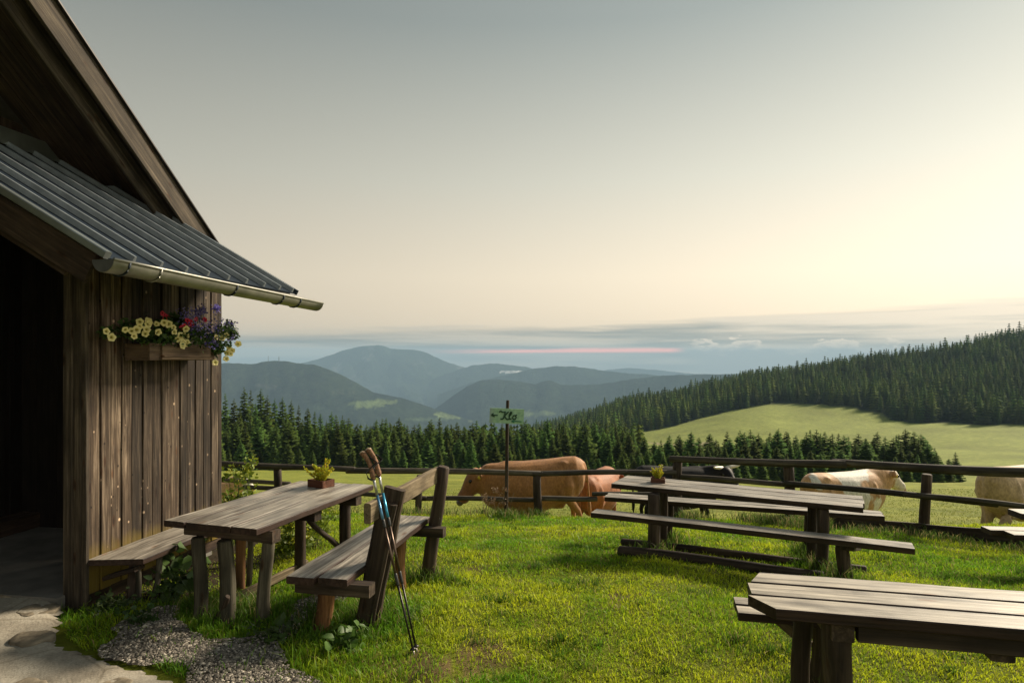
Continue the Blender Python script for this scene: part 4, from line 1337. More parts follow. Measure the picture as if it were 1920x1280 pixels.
# ------------------------------------------------------------------ fences
fl = thing('log_fence', on_ground(P(800, 960, 10.3), 0), 'dark log rail fence from the hut to the corner post in the middle', 'fence')
lrail = [(300, 861, 10.55), (420, 867, 10.5), (660, 881, 10.4), (860, 889, 10.3), (1010, 887, 10.2), (1150, 884, 10.2), (1268, 885, 10.2)]
pts = [P(*a) for a in lrail]
for i in (0, 2, 4):
    a, b = pts[i], pts[min(i+2, 6)]
    ov = (b - a).normalized()*.10
    log('top_rail', fl, a - ov*(i > 0), b + ov*.5*(i < 4), .050 - .004*(i > 2), .046 - .004*(i > 2), W_RAIL, rings=9, bend=.012)
for px, top, D, r in [(521, 876, 10.52, .068), (345, 866, 10.6, .06), (786, 890, 10.36, .055), (1008, 890, 10.2, .066)]:
    b = P(px, 960, D); log('post', fl, on_ground(b, .2), P(px, top, D), r, r*.95, W_LOG, rings=6)
for a, b, r in [((300, 897, 10.62), (545, 906, 10.55), .038), ((455, 913, 10.6), (800, 932, 10.4), .040), ((780, 935, 10.42), (1012, 935, 10.26), .042), ((1008, 935, 10.27), (1120, 934, 10.25), .044), ((1110, 927, 10.27), (1275, 924, 10.25), .036)]:
    log('lower_rail', fl, P(*a), P(*b), r, r*.92, W_RAIL, rings=8)

fr = thing('log_fence', on_ground(P(1600, 1000, 9.2), 0), 'log rail fence with a ground board running to the right edge', 'fence')
a, b, c = P(1262, 861, 10.3), P(1560, 869, 9.1), P(1990, 888, 7.4)
log('top_rail', fr, a - Vector((.05, 0, 0)), b + (c-b).normalized()*.2, .050, .056, W_RAIL, rings=9, bend=.01)
log('top_rail', fr, b + Vector((0, .01, .004)), c, .058, .062, W_RAIL, rings=9, bend=.012)
for px, top, D, r in [(1271, 862, 10.25, .076), (1480, 873, 9.45, .078), (1735, 888, 8.52, .066), (2010, 905, 7.4, .07)]:
    bpt = P(px, 980, D); log('post', fr, on_ground(bpt, .2), P(px, top, D), r, r*.95, W_LOG, rings=6)
for a, b, r in [((1276, 894, 10.2), (1500, 908, 9.36), .042), ((1470, 905, 9.34), (1872, 944, 8.0), .042), ((1690, 924, 8.56), (1990, 958, 7.35), .038), ((1230, 932, 10.24), (1480, 950, 9.55), .035)]:
    log('middle_rail', fr, P(*a), P(*b), r, r*.9, W_RAIL, rings=8)
for a, b in [((1540, 976, 9.16), (1735, 993, 8.42)), ((1732, 994, 8.40), (1990, 1014, 7.3))]:
    A_, B_ = P(*a), P(*b)
    board('ground_board', fr, A_ - Vector((0, 0, .06)), B_ - Vector((0, 0, .06)), .035, .28, W_LOG, nx=6, rough=.006)

# toilet sign on a thin pole
sp = thing('sign_post', on_ground(P(948, 962, 9.5), 0), 'mint green hand-painted sign reading Klo on a thin pole', 'sign')
log('pole', sp, on_ground(P(947, 962, 9.5), .15), P(953, 750, 9.5), .029, .024, W_LOG, rings=9, bend=.008)


def sign_material():
    m, nt, bs, N, L = nodes('sign_paint')
    tc = N('ShaderNodeTexCoord'); s = N('ShaderNodeSeparateXYZ'); L(tc.outputs['Object'], s.inputs[0])
    n = N('ShaderNodeTexNoise'); L(tc.outputs['Object'], n.inputs['Vector']); n.inputs['Scale'].default_value = 22; n.inputs['Detail'].default_value = 7
    ad = N('ShaderNodeMath'); ad.operation = 'MULTIPLY_ADD'; L(n.outputs[0], ad.inputs[0]); ad.inputs[1].default_value = .10; L(s.outputs[0], ad.inputs[2])
    mr = N('ShaderNodeMapRange'); L(ad.outputs[0], mr.inputs[0]); mr.inputs[1].default_value = .06; mr.inputs[2].default_value = .13
    r = ramp_node(N, [(.3, (.24, .42, .28)), (.7, (.40, .60, .42))]); L(n.outputs[0], r.inputs[0])
    L(mixc(N, L, mr.outputs[0], (.30, .40, .38), r.outputs[0]), bs.inputs['Base Color']); bs.inputs['Roughness'].default_value = .5
    return m


M_SIGN = sign_material()
SD = 9.455
sa, sb = P(918, 778, SD), P(982, 781, SD)
sg = board('sign_board', sp, sa, sb, .018, .222, M_SIGN, nx=4, rough=.002, ch=.003)
M_INK = plain('sign_ink', (.012, .055, .025), rough=.5)
M_INK2 = plain('sign_faded_ink', (.03, .17, .10), rough=.6)


def stroke(name, pts, w, mat=None):
    pts = [P(900 + a/18.29, 740 + b/18.29, SD - .0125) for a, b in pts]
    # smooth curve through the points, drawn as a flat brush ribbon with a little body
    q = []
    for i in range(len(pts) - 1):
        p0, p1, p2, p3 = pts[max(i-1, 0)], pts[i], pts[i+1], pts[min(i+2, len(pts)-1)]
        for t in (0, .25, .5, .75):
            q.append(.5*((2*p1) + (p2-p0)*t + (2*p0-5*p1+4*p2-p3)*t*t + (3*p1-p0-3*p2+p3)*t**3))
    q.append(pts[-1])
    m = len(q)
    tube(name, sg, q, [w*(.7 + .3*math.sin(math.pi*min(1, .15 + .7*i/m))) for i in range(m)], mat or M_INK, 6)


W = .0115
stroke('letter_k', [(665, 600), (705, 552), (760, 585), (820, 592), (880, 572)], W)
stroke('letter_k', [(868, 585), (845, 670), (822, 760), (775, 828), (700, 828)], W*1.05)
stroke('letter_k', [(985, 572), (930, 630), (852, 722), (885, 795), (935, 840), (1000, 828)], W*1.05)
stroke('letter_l', [(1000, 740), (1070, 660), (1088, 605), (1062, 590), (1020, 660), (1003, 760), (1022, 832), (1080, 812)], W)
stroke('letter_o', [(1225, 712), (1160, 712), (1118, 775), (1150, 835), (1215, 825), (1240, 760), (1212, 708), (1275, 690)], W)
stroke('arrow', [(612, 700), (500, 693), (392, 690)], W*.8)
stroke('arrow', [(470, 632), (430, 660), (392, 690), (440, 722), (505, 746)], W*.8)
stroke('faded_arrow', [(1420, 918), (1250, 906), (1085, 906)], W*.8, M_INK2)
stroke('faded_arrow', [(1160, 872), (1085, 906), (1180, 945)], W*.7, M_INK2)


# ------------------------------------------------------------------ cows
def ellipse_ring(c, fwd, w, h, n=18, e=2.3, up=None):
    f = Vector(fwd).normalized(); u = Vector(up or (0, 0, 1)); u = (u - f*u.dot(f)).normalized(); r = f.cross(u)
    out = []
    for k in range(n):
        a = 2*math.pi*k/n
        ca, sa = math.cos(a), math.sin(a)
        q = (abs(ca)**e + abs(sa)**e)**(-1/e)
        out.append(Vector(c) + r*(w*ca*q) + u*(h*sa*q))
    return out


def loft(rings, V, F):
    b, n = len(V), len(rings[0])
    for r in rings: V.extend(r)
    for i in range(len(rings)-1):
        for k in range(n):
            a, c = b + i*n + k, b + i*n + (k+1) % n
            F.append((a, c, c+n, a+n))
    F.append(tuple(b + k for k in range(n-1, -1, -1)))
    F.append(tuple(b + (len(rings)-1)*n + k for k in range(n)))


def chain(pts, V, F, n=14):
    """pts: (pos, half width, half height)"""
    rings = []
    for i, (p, w, h) in enumerate(pts):
        f = Vector(pts[min(i+1, len(pts)-1)][0]) - Vector(pts[max(i-1, 0)][0])
        rings.append(ellipse_ring(p, f, w, h, n, 2.0, up=(0, 0, 1) if abs(f.normalized().z) < .85 else (1, 0, 0)))
    loft(rings, V, F)


def cow_body(poll=(1.22, 0, 1.30), muzzle=(1.50, 0, .84), legs=None, yaw=0.0, tail=True):
    """standing cow, nose along +X, withers about 1.38 m; one closed surface grown from overlapping lofts"""
    V, F = [], []
    tr = [(-.95, 1.12, .07, .12), (-.91, 1.07, .17, .25), (-.80, 1.03, .26, .345), (-.62, .995, .30, .385), (-.40, .955, .33, .41), (-.15, .905, .375, .455), (.08, .885, .39, .475), (.28, .895, .37, .465),
          (.46, .92, .325, .445), (.60, .945, .28, .415), (.72, .955, .23, .365), (.82, .95, .16, .27), (.88, .94, .07, .14)]
    loft([ellipse_ring((x, 0, z), (1, 0, 0), w, h, 24, 2.12) for x, z, w, h in tr], V, F)
    # hip bones and withers
    for y in (-.17, .17): chain([((-.68, y, 1.27), .03, .03), ((-.60, y, 1.295), .06, .045), ((-.48, y*.95, 1.27), .03, .03)], V, F)
    chain([((-.92, 0, 1.24), .05, .05), ((-.80, 0, 1.33), .07, .05), ((-.4, 0, 1.325), .05, .045), ((.1, 0, 1.32), .05, .045), ((.44, 0, 1.335), .06, .055), ((.64, 0, 1.28), .05, .06)], V, F)
    # neck and head
    pl, mz = Vector(poll), Vector(muzzle)
    ax = (mz - pl).normalized()
    side = ax.cross(Vector((0, 0, 1))).normalized(); top = side.cross(ax)
    thr = pl - top*.13 + ax*.06
    n0, n1 = Vector((.50, 0, 1.02)), pl.lerp(thr, .5)
    mid = n0.lerp(n1, .5) + Vector((0, 0, .01))
    q = lambda p, w, h: (p, w, h)
    rings = []
    for p, w, h, f in [(n0, .27, .35, (1, 0, .1)), (n0.lerp(mid, .6) - Vector((0, 0, .03)), .225, .345, n1 - n0), (mid.lerp(n1, .3) - Vector((0, 0, .05)), .19, .31, n1 - n0), (mid.lerp(n1, .8) - Vector((0, 0, .04)), .165, .255, n1 - n0), (n1 + ax*.05, .135, .195, n1 - n0)]:
        rings.append(ellipse_ring(p, f, w, h, 16, 2.1))
    loft(rings, V, F)
    # dewlap
    chain([(n0 + Vector((.30, 0, -.30)), .04, .07), (n0 + Vector((.27, 0, -.24)), .06, .15), (mid + Vector((.04, 0, -.27)), .05, .11), (n1 - Vector((0, 0, .13)), .03, .04)], V, F)
    hl = (mz - pl).length
    hd = [(-.05, .070, .050, .0), (.02, .098, .095, -.030), (.12, .108, .135, -.060), (.28, .106, .150, -.075), (.44, .090, .135, -.070), (.60, .074, .105, -.055), (.76, .070, .088, -.050), (.88, .082, .088, -.050), (.97, .078, .075, -.050), (1.03, .045, .040, -.050)]
    loft([ellipse_ring(pl + ax*(hl*t) + top*dz, ax, w*1.3, h*1.32, 18, 2.3, up=top) for t, w, h, dz in hd], V, F)
    for sg_ in (-1, 1):      # ears and brow
        e0 = pl + ax*.05 + side*(.10*sg_) - top*.015
        chain([(e0, .026, .035), (e0 + side*.06*sg_ - top*.02 - ax*.02, .030, .070), (e0 + side*.12*sg_ - top*.045 - ax*.045, .026, .080), (e0 + side*.17*sg_ - top*.07 - ax*.06, .022, .055), (e0 + side*.205*sg_ - top*.085 - ax*.07, .012, .015)], V, F, 10)
        b0 = pl + ax*(hl*.30) + side*(.10*sg_) + top*.02
        chain([(b0 - ax*.04, .018, .018), (b0, .028, .028), (b0 + ax*.04, .018, .018)], V, F, 8)
    # legs
    LG = legs or dict(fl=.0, fr=.06, hl=-.03, hr=.05)
    for key, sg_ in (('fl', 1), ('fr', -1)):
        y, o = .16*sg_, LG[key]
        chain([((.53, y*.95, 1.02), .13, .10), ((.53, y*1.1, .80), .12, .095), ((.51 + o*.3, y, .64), .075, .075), ((.525 + o*.6, y*.95, .50), .056, .055), ((.535 + o, y*.93, .40), .056, .056), ((.53 + o, y*.93, .33), .042, .042),
               ((.53 + o, y*.93, .18), .037, .037), ((.54 + o, y*.93, .11), .047, .046), ((.565 + o, y*.93, .055), .050, .048), ((.58 + o, y*.93, .0), .060, .056)], V, F, 12)
    for key, sg_ in (('hl', 1), ('hr', -1)):
        y, o = .17*sg_, LG[key]
        chain([((-.62, y*.7, 1.12), .18, .10), ((-.64, y*.95, .90), .22, .125), ((-.61 + o*.2, y*1.05, .72), .155, .10), ((-.67 + o*.5, y, .58), .095, .075), ((-.75 + o*.8, y*.95, .46), .062, .055), ((-.765 + o, y*.95, .38), .056, .05),
               ((-.75 + o, y*.95, .22), .042, .040), ((-.735 + o, y*.95, .12), .050, .046), ((-.705 + o, y*.95, .055), .052, .048), ((-.69 + o, y*.95, 0), .062, .056)], V, F, 12)
    for sg_ in (-1, 1):      # shoulder blade, stifle and pin bones stand out under the skin
        chain([((.34, .25*sg_, .78), .05, .05), ((.42, .285*sg_, .92), .11, .075), ((.40, .24*sg_, 1.12), .09, .06), ((.38, .15*sg_, 1.27), .04, .03)], V, F)
        chain([((-.88, .11*sg_, 1.10), .03, .03), ((-.93, .10*sg_, 1.16), .045, .04), ((-.86, .10*sg_, 1.22), .03, .03)], V, F)
        chain([((-.48, .22*sg_, .70), .05, .04), ((-.52, .25*sg_, .80), .11, .07), ((-.56, .24*sg_, .95), .08, .05)], V, F)
    # udder, tail
    chain([((-.60, 0, .66), .06, .06), ((-.50, 0, .60), .15, .12), ((-.34, 0, .60), .13, .10), ((-.22, 0, .63), .05, .05)], V, F)
    if tail:
        chain([((-0.880, 0, 1.29), .035, .035), ((-0.950, 0, 1.25), .032, .032), ((-0.985, .01, 1.10), .026, .026), ((-0.990, .02, .85), .024, .024), ((-0.985, .02, .66), .026, .026), ((-0.980, .025, .52), .042, .042), ((-0.980, .03, .38), .035, .035), ((-0.980, .03, .30), .015, .015)], V, F, 10)
    me = mesh('body', V, F)
    ob = bpy.data.objects.new('tmp', me); COL.objects.link(ob)
    md = ob.modifiers.new('r', 'REMESH'); md.mode = 'VOXEL'; md.voxel_size = .021
    sm = ob.modifiers.new('s', 'SMOOTH'); sm.factor = .5; sm.iterations = 8
    dg = bpy.context.evaluated_depsgraph_get()
    out = bpy.data.meshes.new_from_object(ob.evaluated_get(dg))
    bpy.data.objects.remove(ob); bpy.data.meshes.remove(me)
    out.name = 'body'
    # subtle muscle and rib relief
    n = len(out.vertices); co = np.empty(n*3); out.vertices.foreach_get('co', co); co = co.reshape(-1, 3)
    rib = .004*np.sin(co[:, 0]*52 + co[:, 2]*9)*np.clip(1 - np.abs(co[:, 0] - .12)/.38, 0, 1)*np.clip(1 - np.abs(co[:, 2] - 1.0)/.3, 0, 1)
    lum = .016*fbm(co[:, 0]*3.6 + co[:, 1], co[:, 2]*3.6, 2, 77)*np.clip((co[:, 2] - .5)/.2, 0, 1)*(co[:, 0] < .8)
    co[:, 1] += np.sign(co[:, 1])*(rib + lum)
    out.vertices.foreach_set('co', co.ravel())
    out.polygons.foreach_set('use_smooth', np.ones(len(out.polygons), dtype=bool))
    out.update()
    return out, dict(pl=pl, ax=ax, side=side, top=top, hl=hl)


def hide(name, base, second=None, thr=.5, scale=1.6, head=None, off=(0, 0, 0), amt=.25, sheen=.12):
    """cow hide: base colour with soft hair mottling, optional second colour in large patches, optional head colour"""
    m, nt, bs, N, L = nodes(name)
    tc = N('ShaderNodeTexCoord')
    n1 = N('ShaderNodeTexNoise'); mp = N('ShaderNodeMapping'); L(tc.outputs['Object'], mp.inputs[0]); mp.inputs['Scale'].default_value = (34, 34, 20)
    L(mp.outputs[0], n1.inputs['Vector']); n1.inputs['Scale'].default_value = 1.0; n1.inputs['Detail'].default_value = 7
    n0 = N('ShaderNodeTexNoise'); L(tc.outputs['Object'], n0.inputs['Vector']); n0.inputs['Scale'].default_value = 3.0; n0.inputs['Detail'].default_value = 4
    r = ramp_node(N, [(.3, tuple(c*(1-amt) for c in base)), (.7, tuple(min(1, c*(1+amt)) for c in base))]); L(n0.outputs[0], r.inputs[0])
    c = r.outputs[0]
    if second:
        mp2 = N('ShaderNodeMapping'); L(tc.outputs['Object'], mp2.inputs[0]); mp2.inputs['Location'].default_value = off; mp2.inputs['Scale'].default_value = (1, .6, .7)
        n2 = N('ShaderNodeTexNoise'); L(mp2.outputs[0], n2.inputs['Vector']); n2.inputs['Scale'].default_value = scale; n2.inputs['Detail'].default_value = 3; n2.inputs['Roughness'].default_value = .45
        mr = N('ShaderNodeMapRange'); L(n2.outputs[0], mr.inputs[0]); mr.inputs[1].default_value = thr - .015; mr.inputs[2].default_value = thr + .015
        c = mixc(N, L, mr.outputs[0], c, second)
    if head:
        col, x0, x1 = head
        s = N('ShaderNodeSeparateXYZ'); L(tc.outputs['Object'], s.inputs[0])
        ad = N('ShaderNodeMath'); ad.operation = 'MULTIPLY_ADD'; L(n1.outputs[0], ad.inputs[0]); ad.inputs[1].default_value = .06; L(s.outputs[0], ad.inputs[2])
        mr = N('ShaderNodeMapRange'); L(ad.outputs[0], mr.inputs[0]); mr.inputs[1].default_value = x0; mr.inputs[2].default_value = x1
        c = mixc(N, L, mr.outputs[0], c, col)
    hr = ramp_node(N, [(.3, (.62, .60, .58)), (.7, (1.25, 1.25, 1.25))]); L(n1.outputs[0], hr.inputs[0])
    c = mixc(N, L, .75, c, hr.outputs[0], 'MULTIPLY')
    L(c, bs.inputs['Base Color']); bs.inputs['Roughness'].default_value = .62; bs.inputs['Specular IOR Level'].default_value = .25
    bs.inputs['Sheen Weight'].default_value = sheen
    bp = N('ShaderNodeBump'); L(n1.outputs[0], bp.inputs['Height']); bp.inputs['Strength'].default_value = .25; bp.inputs['Distance'].default_value = .01
    L(bp.outputs[0], bs.inputs['Normal'])
    return m


M_EYE = plain('cow_eye', (.01, .008, .006), rough=.15)
M_HORN = plain('cow_horn', (.68, .62, .50), rough=.4, nscale=8)
M_NOSE = plain('cow_nose', (.10, .075, .07), rough=.4)
M_NOSEP = plain('cow_nose_pink', (.42, .26, .21), rough=.4)
M_HOOF = plain('cow_hoof', (.05, .04, .03), rough=.6)


def cow(x, y, heading, label, mat, scale=1.0, horns=None, nose=None, z=None, tag_col=None, pitch=0.0, **k):
    """heading: angle of the nose direction from +X, counter-clockwise"""
    me, hd = cow_body(**k)
    me.materials.append(mat)
    zz = gz(x, y) if z is None else z
    M0 = Matrix.Translation((x, y, zz)) @ Matrix.Rotation(heading, 4, 'Z') @ Matrix.Rotation(pitch, 4, 'Y') @ Matrix.Scale(scale, 4)
    t = thing('cow', (x, y, zz), label, 'cow', 'cows grazing behind the fence')
    link('body', me, t, M0)
    pl, ax, side, top, hl = hd['pl'], hd['ax'], hd['side'], hd['top'], hd['hl']

    def ball(nm, c, r, m, sx=1, sz=1):
        V, F = [], []
        n, kk = 10, 6
        for i in range(1, kk):
            th = math.pi*i/kk
            for j in range(n):
                a = 2*math.pi*j/n
                V.append(Vector(c) + side*(r*sx*math.sin(th)*math.cos(a)) + ax*(r*math.sin(th)*math.sin(a)) + top*(r*sz*math.cos(th)))
        for i in range(kk-2):
            for j in range(n):
                a, b = i*n + j, i*n + (j+1) % n
                F.append((a, b, b+n, a+n))
        F.append(tuple(range(n-1, -1, -1))); F.append(tuple((kk-2)*n + j for j in range(n)))
        link(nm, mesh(nm, V, F, m, True), t, M0)
    for sg_ in (-1, 1):
        ball('eye', pl + ax*(hl*.33) + side*(.130*sg_) + top*.012, .031, M_EYE)
        if horns:
            h0 = pl + ax*.0 + side*(.06*sg_) + top*.045
            V, F = tube_geo([h0, h0 + side*.12*sg_ + top*.03*horns, h0 + side*.23*sg_ + top*.08*horns + ax*.02, h0 + side*.30*sg_ + top*.16*horns + ax*.04], [.042, .036, .027, .006], 10)
            link('horn', mesh('horn', V, F, M_HORN, True), t, M0)
        if tag_col:
            ball('ear_tag', pl + ax*.03 + side*(.245*sg_) - top*.075, .034, tag_col, sx=.5)
    ball('nose', pl + ax*(hl*1.015) - top*.045, .082, nose or M_NOSE, sx=1.0, sz=.85)
    return t


H_BROWN = hide('tan_brown_hide', (.36, .165, .055), amt=.2, head=((.27, .115, .045), .85, 1.1))
H_RED = hide('red_brown_hide', (.30, .10, .03), amt=.25)
H_BLACK = hide('black_hide', (.006, .005, .0045), amt=.3, sheen=0)
H_PIED = hide('pied_hide', (.50, .29, .14), second=(.74, .69, .60), thr=.53, scale=2.3, head=((.70, .63, .53), 1.10, 1.16), off=(3.9, 0, 1.3), amt=.15)
H_PALE = hide('pale_fawn_hide', (.48, .335, .19), amt=.15)
H_CALF = hide('light_calf_hide', (.50, .30, .16), amt=.15, head=((.74, .68, .58), 1.02, 1.10))
M_TAG = plain('yellow_ear_tag', (.65, .48, .03), rough=.5)

c = P(1003, 920, 11.45)
cow(c.x, 11.45, R(180), 'large tan brown cow walking left with lowered head behind the fence post', H_BROWN, 1.03, pitch=R(4.5), poll=(.90, 0, 1.25), muzzle=(1.27, 0, .78), tag_col=M_TAG)
c = P(1122, 930, 13.3)
cow(c.x, 13.3, R(62), 'red brown cow half hidden behind the tan cow, seen from its rump', H_RED, .97, poll=(1.0, 0, 1.1), muzzle=(1.35, 0, .55))
c = P(1272, 900, 15.0)
cow(c.x, 15.0, R(-6), 'black cow with white horns standing behind the fence corner post', H_BLACK, 1.06, horns=.6, poll=(.96, -.08, 1.33), muzzle=(1.14, -.44, 1.06))
c = P(1585, 920, 12.6)
cow(c.x, 12.6, R(18), 'fawn and white pied cow facing right behind the picnic table', H_PIED, 1.04, poll=(1.00, 0, 1.34), muzzle=(1.42, 0, .99), nose=M_NOSEP, tag_col=M_TAG)
c = P(1906, 920, 11.2)
cow(c.x + .12, 11.2, R(22), 'pale fawn cow at the right edge, turned away', H_PALE, 1.06, poll=(1.1, 0, 1.2), muzzle=(1.45, 0, .75), legs=dict(fl=.1, fr=-.05, hl=.16, hr=-.08))
c = P(405, 900, 14.5)
cow(c.x - .12, 14.5, R(2), 'small light calf peeping out behind the hut wall', H_CALF, .74, poll=(1.0, 0, 1.38), muzzle=(1.30, 0, 1.06), nose=M_NOSEP)


# ------------------------------------------------------------------ flowers on the wall
fb = thing('flower_box', wallpt(330, 674, -.12), 'wooden window box of yellow petunias, red geraniums and blue lobelia on the hut wall', 'flower box')
bs0, bs1 = wall_s(278, -.24), wall_s(392, -.24)
bz = wallpt(335, 660, -.24).z
board('front_board', fb, H(bs0 + .12, -.265, bz), H(bs1 - .02, -.265, bz - .005), .020, .125, W_BOX, nx=4)
board('front_trim', fb, H(bs0 + .13, -.279, bz - .035), H(bs1 - .03, -.279, bz - .04), .010, .020, W_BOX, nx=3)
board('inner_board', fb, H(bs0, -.245, bz), H(bs1 + .06, -.245, bz), .016, .14, W_BOX, nx=3)
board('back_board', fb, H(bs0, -.03, bz), H(bs1 + .06, -.03, bz), .016, .14, W_BOX, nx=3)
board('end_board', fb, H(bs0 + .01, -.04, bz), H(bs0 + .01, -.235, bz), .02, .138, W_BOX, nx=2)
board('end_board', fb, H(bs1 + .05, -.04, bz), H(bs1 + .05, -.235, bz), .02, .138, W_BOX, nx=2)
board('bottom', fb, H(bs0, -.138, bz - .062), H(bs1 + .06, -.138, bz - .062), .20, .014, W_BOX, nx=2)
M_LEAF = leafy('flower_leaves', vary=0, trans=.25, rough=.5)


def leaf_cluster(name, parent, centers, n, size, cols, seed, rad=.05, stem=None, kind='stuff', grav=-.1, mat=None):
    """many small leaves scattered round centre points"""
    g = random.Random(seed)
    V, T, C = [], [], []
    for _ in range(n):
        c, rr = g.choice(centers) if not isinstance(centers[0], Vector) else (g.choice(centers), rad)
        d = Vector((g.gauss(0, 1), g.gauss(0, 1), g.gauss(0, 1)))
        p = c + d*(rr*.55)
        ax = Vector((g.uniform(-1, 1), g.uniform(-1, 1), g.uniform(-.6, .8) + grav)).normalized()
        sd = ax.cross(Vector((g.uniform(-1, 1), g.uniform(-1, 1), g.uniform(-1, 1)))).normalized()
        nn = ax.cross(sd)
        l = size*g.uniform(.6, 1.35); w = l*g.uniform(.26, .42)
        b = len(V)
        V += [p, p + ax*l*.28 + sd*w*.85 + nn*w*.25, p + ax*l*.68 + sd*w*.7 + nn*w*.12, p + ax*l - nn*l*.12, p + ax*l*.68 - sd*w*.7 + nn*w*.12, p + ax*l*.28 - sd*w*.85 + nn*w*.25, p + ax*l*.5]
        T += [(b, b+1, b+6), (b+1, b+2, b+6), (b+2, b+3, b+6), (b+3, b+4, b+6), (b+4, b+5, b+6), (b+5, b, b+6)]
        k = g.choice(cols); f = g.uniform(.65, 1.25)
        C += [tuple(v*f for v in k)]*7
    o = Vector(V[0])
    ob = link(name, mesh_np(name, np.array([tuple(v - o) for v in V]), np.array(T), mat or M_LEAF, False, np.clip(np.array(C), 0, 1)), parent, Matrix.Translation(o))
    if kind: ob['kind'] = kind
    return ob


GREENS = [(.035, .075, .016), (.05, .10, .02), (.03, .06, .015), (.07, .12, .025)]
cen = [(wallpt(px, py, u), r) for px, py, u, r in [(236, 615, -.2, .06), (255, 622, -.2, .07), (275, 628, -.22, .08), (295, 630, -.24, .08), (315, 630, -.24, .08), (335, 632, -.25, .08), (355, 630, -.25, .09), (375, 630, -.25, .09),
                                                   (395, 630, -.25, .09), (412, 640, -.25, .08), (420, 620, -.26, .07), (432, 625, -.28, .05), (405, 655, -.27, .05), (350, 615, -.2, .07), (310, 612, -.2, .06), (330, 600, -.15, .05), (200, 622, -.15, .025)]]
leaf_cluster('foliage', fb, cen, 2600, .034, GREENS, 5)
cen = [(wallpt(px, py, u), r) for px, py, u, r in [(345, 595, -.2, .06), (365, 588, -.2, .05), (378, 580, -.2, .04), (362, 612, -.27, .07), (385, 618, -.28, .08), (402, 612, -.28, .08), (395, 640, -.28, .05), (432, 630, -.28, .05), (428, 612, -.26, .05), (405, 578, -.1, .03)]]
leaf_cluster('lobelia_blossom', fb, cen, 1500, .019, [(.22, .18, .60), (.32, .27, .72), (.14, .12, .45), (.42, .36, .75)], 6, mat=M_LEAF)
leaf_cluster('trailing_sprig', fb, [(wallpt(430, 608, -.26), .03), (wallpt(426, 618, -.26), .02), (wallpt(434, 598 + 8, -.27), .02)], 60, .03, [(.03, .04, .02)], 8)


def petunia_mesh():
    V, F = [], []
    n = 20
    for lv, (r, z) in enumerate([(.10, -.55), (.34, -.08), (.72, .08), (1.0, .02)]):
        for k in range(n):
            a = 2*math.pi*k/n
            rr = r*(1 + (.10*math.cos(5*a) if lv == 3 else .03*math.cos(5*a)*(lv == 2)))
            V.append((rr*math.cos(a), rr*math.sin(a), z + (.09*math.cos(5*a + 1.2) if lv == 3 else 0)))
    for lv in range(3):
        for k in range(n):
            a, b = lv*n + k, lv*n + (k+1) % n
            F.append((a, b, b+n, a+n))
    F.append(tuple(range(n)))
    return V, F


def petal_material(name, outer, throat, trans=.2):
    m, nt, bs, N, L = nodes(name)
    tc = N('ShaderNodeTexCoord'); ln = N('ShaderNodeVectorMath'); ln.operation = 'LENGTH'
    mp = N('ShaderNodeMapping'); L(tc.outputs['Object'], mp.inputs[0]); mp.inputs['Scale'].default_value = (1, 1, .2); L(mp.outputs[0], ln.inputs[0])
    r = ramp_node(N, [(.15, throat), (.55, outer)]); L(ln.outputs['Value'], r.inputs[0])
    L(r.outputs[0], bs.inputs['Base Color']); bs.inputs['Roughness'].default_value = .5
    tr = N('ShaderNodeBsdfTranslucent'); L(r.outputs[0], tr.inputs[0]); mx = N('ShaderNodeMixShader'); mx.inputs[0].default_value = trans
    L(bs.outputs[0], mx.inputs[1]); L(tr.outputs[0], mx.inputs[2]); L(mx.outputs[0], nt.nodes['Material Output'].inputs[0])
    return m


_v, _f = petunia_mesh()
ME_PET = mesh('petunia', _v, _f, petal_material('yellow_petal', (.78, .70, .30), (.42, .36, .05)), True)
ME_GER = mesh('geranium', _v, _f, petal_material('crimson_petal', (.62, .010, .05), (.35, .005, .02)), True)
g = random.Random(21)


def blossom(name, me, px, py, u, r):
    p = wallpt(px, py, u)
    d = (Vector((0, 0, CAMZ)) - p).normalized()*.75 - HU*.5 + Vector((g.uniform(-.45, .45), g.uniform(-.45, .45), g.uniform(-.25, .45)))
    M0 = Matrix.Translation(p) @ d.to_track_quat('Z', 'Y').to_matrix().to_4x4() @ Matrix.Rotation(g.uniform(0, 6), 4, 'Z') @ Matrix.Scale(r, 4)
    link(name, me, fb, M0)


for x_, y_ in [(190, 390), (252, 462), (415, 372), (490, 385), (550, 372), (588, 335), (523, 448), (590, 275), (697, 265), (692, 305), (672, 365), (655, 420), (790, 300), (812, 400), (880, 288), (935, 305), (995, 345), (1005, 400), (1080, 445),
               (1045, 485), (1145, 365), (1145, 445), (1110, 525), (1150, 530), (1105, 560), (1495, 765), (1575, 470), (1630, 440), (1505, 465), (1660, 590), (1640, 650), (1700, 620), (1625, 720), (1770, 540), (1680, 660)]:
    px, py = 170 + x_/6.4, 560 + y_/6.4
    blossom('petunia', ME_PET, px, py, -.31 if px < 395 else -.29, g.uniform(.024, .033))
for x_, y_ in [(880, 190), (905, 215), (860, 175), (920, 235), (890, 235), (1265, 245), (1200, 270), (1215, 320), (1125, 330), (1095, 345), (1160, 260), (1370, 250), (1185, 300)]:
    blossom('geranium', ME_GER, 170 + x_/6.4, 560 + y_/6.4, -.27 if x_ > 1000 else -.16, g.uniform(.018, .026))


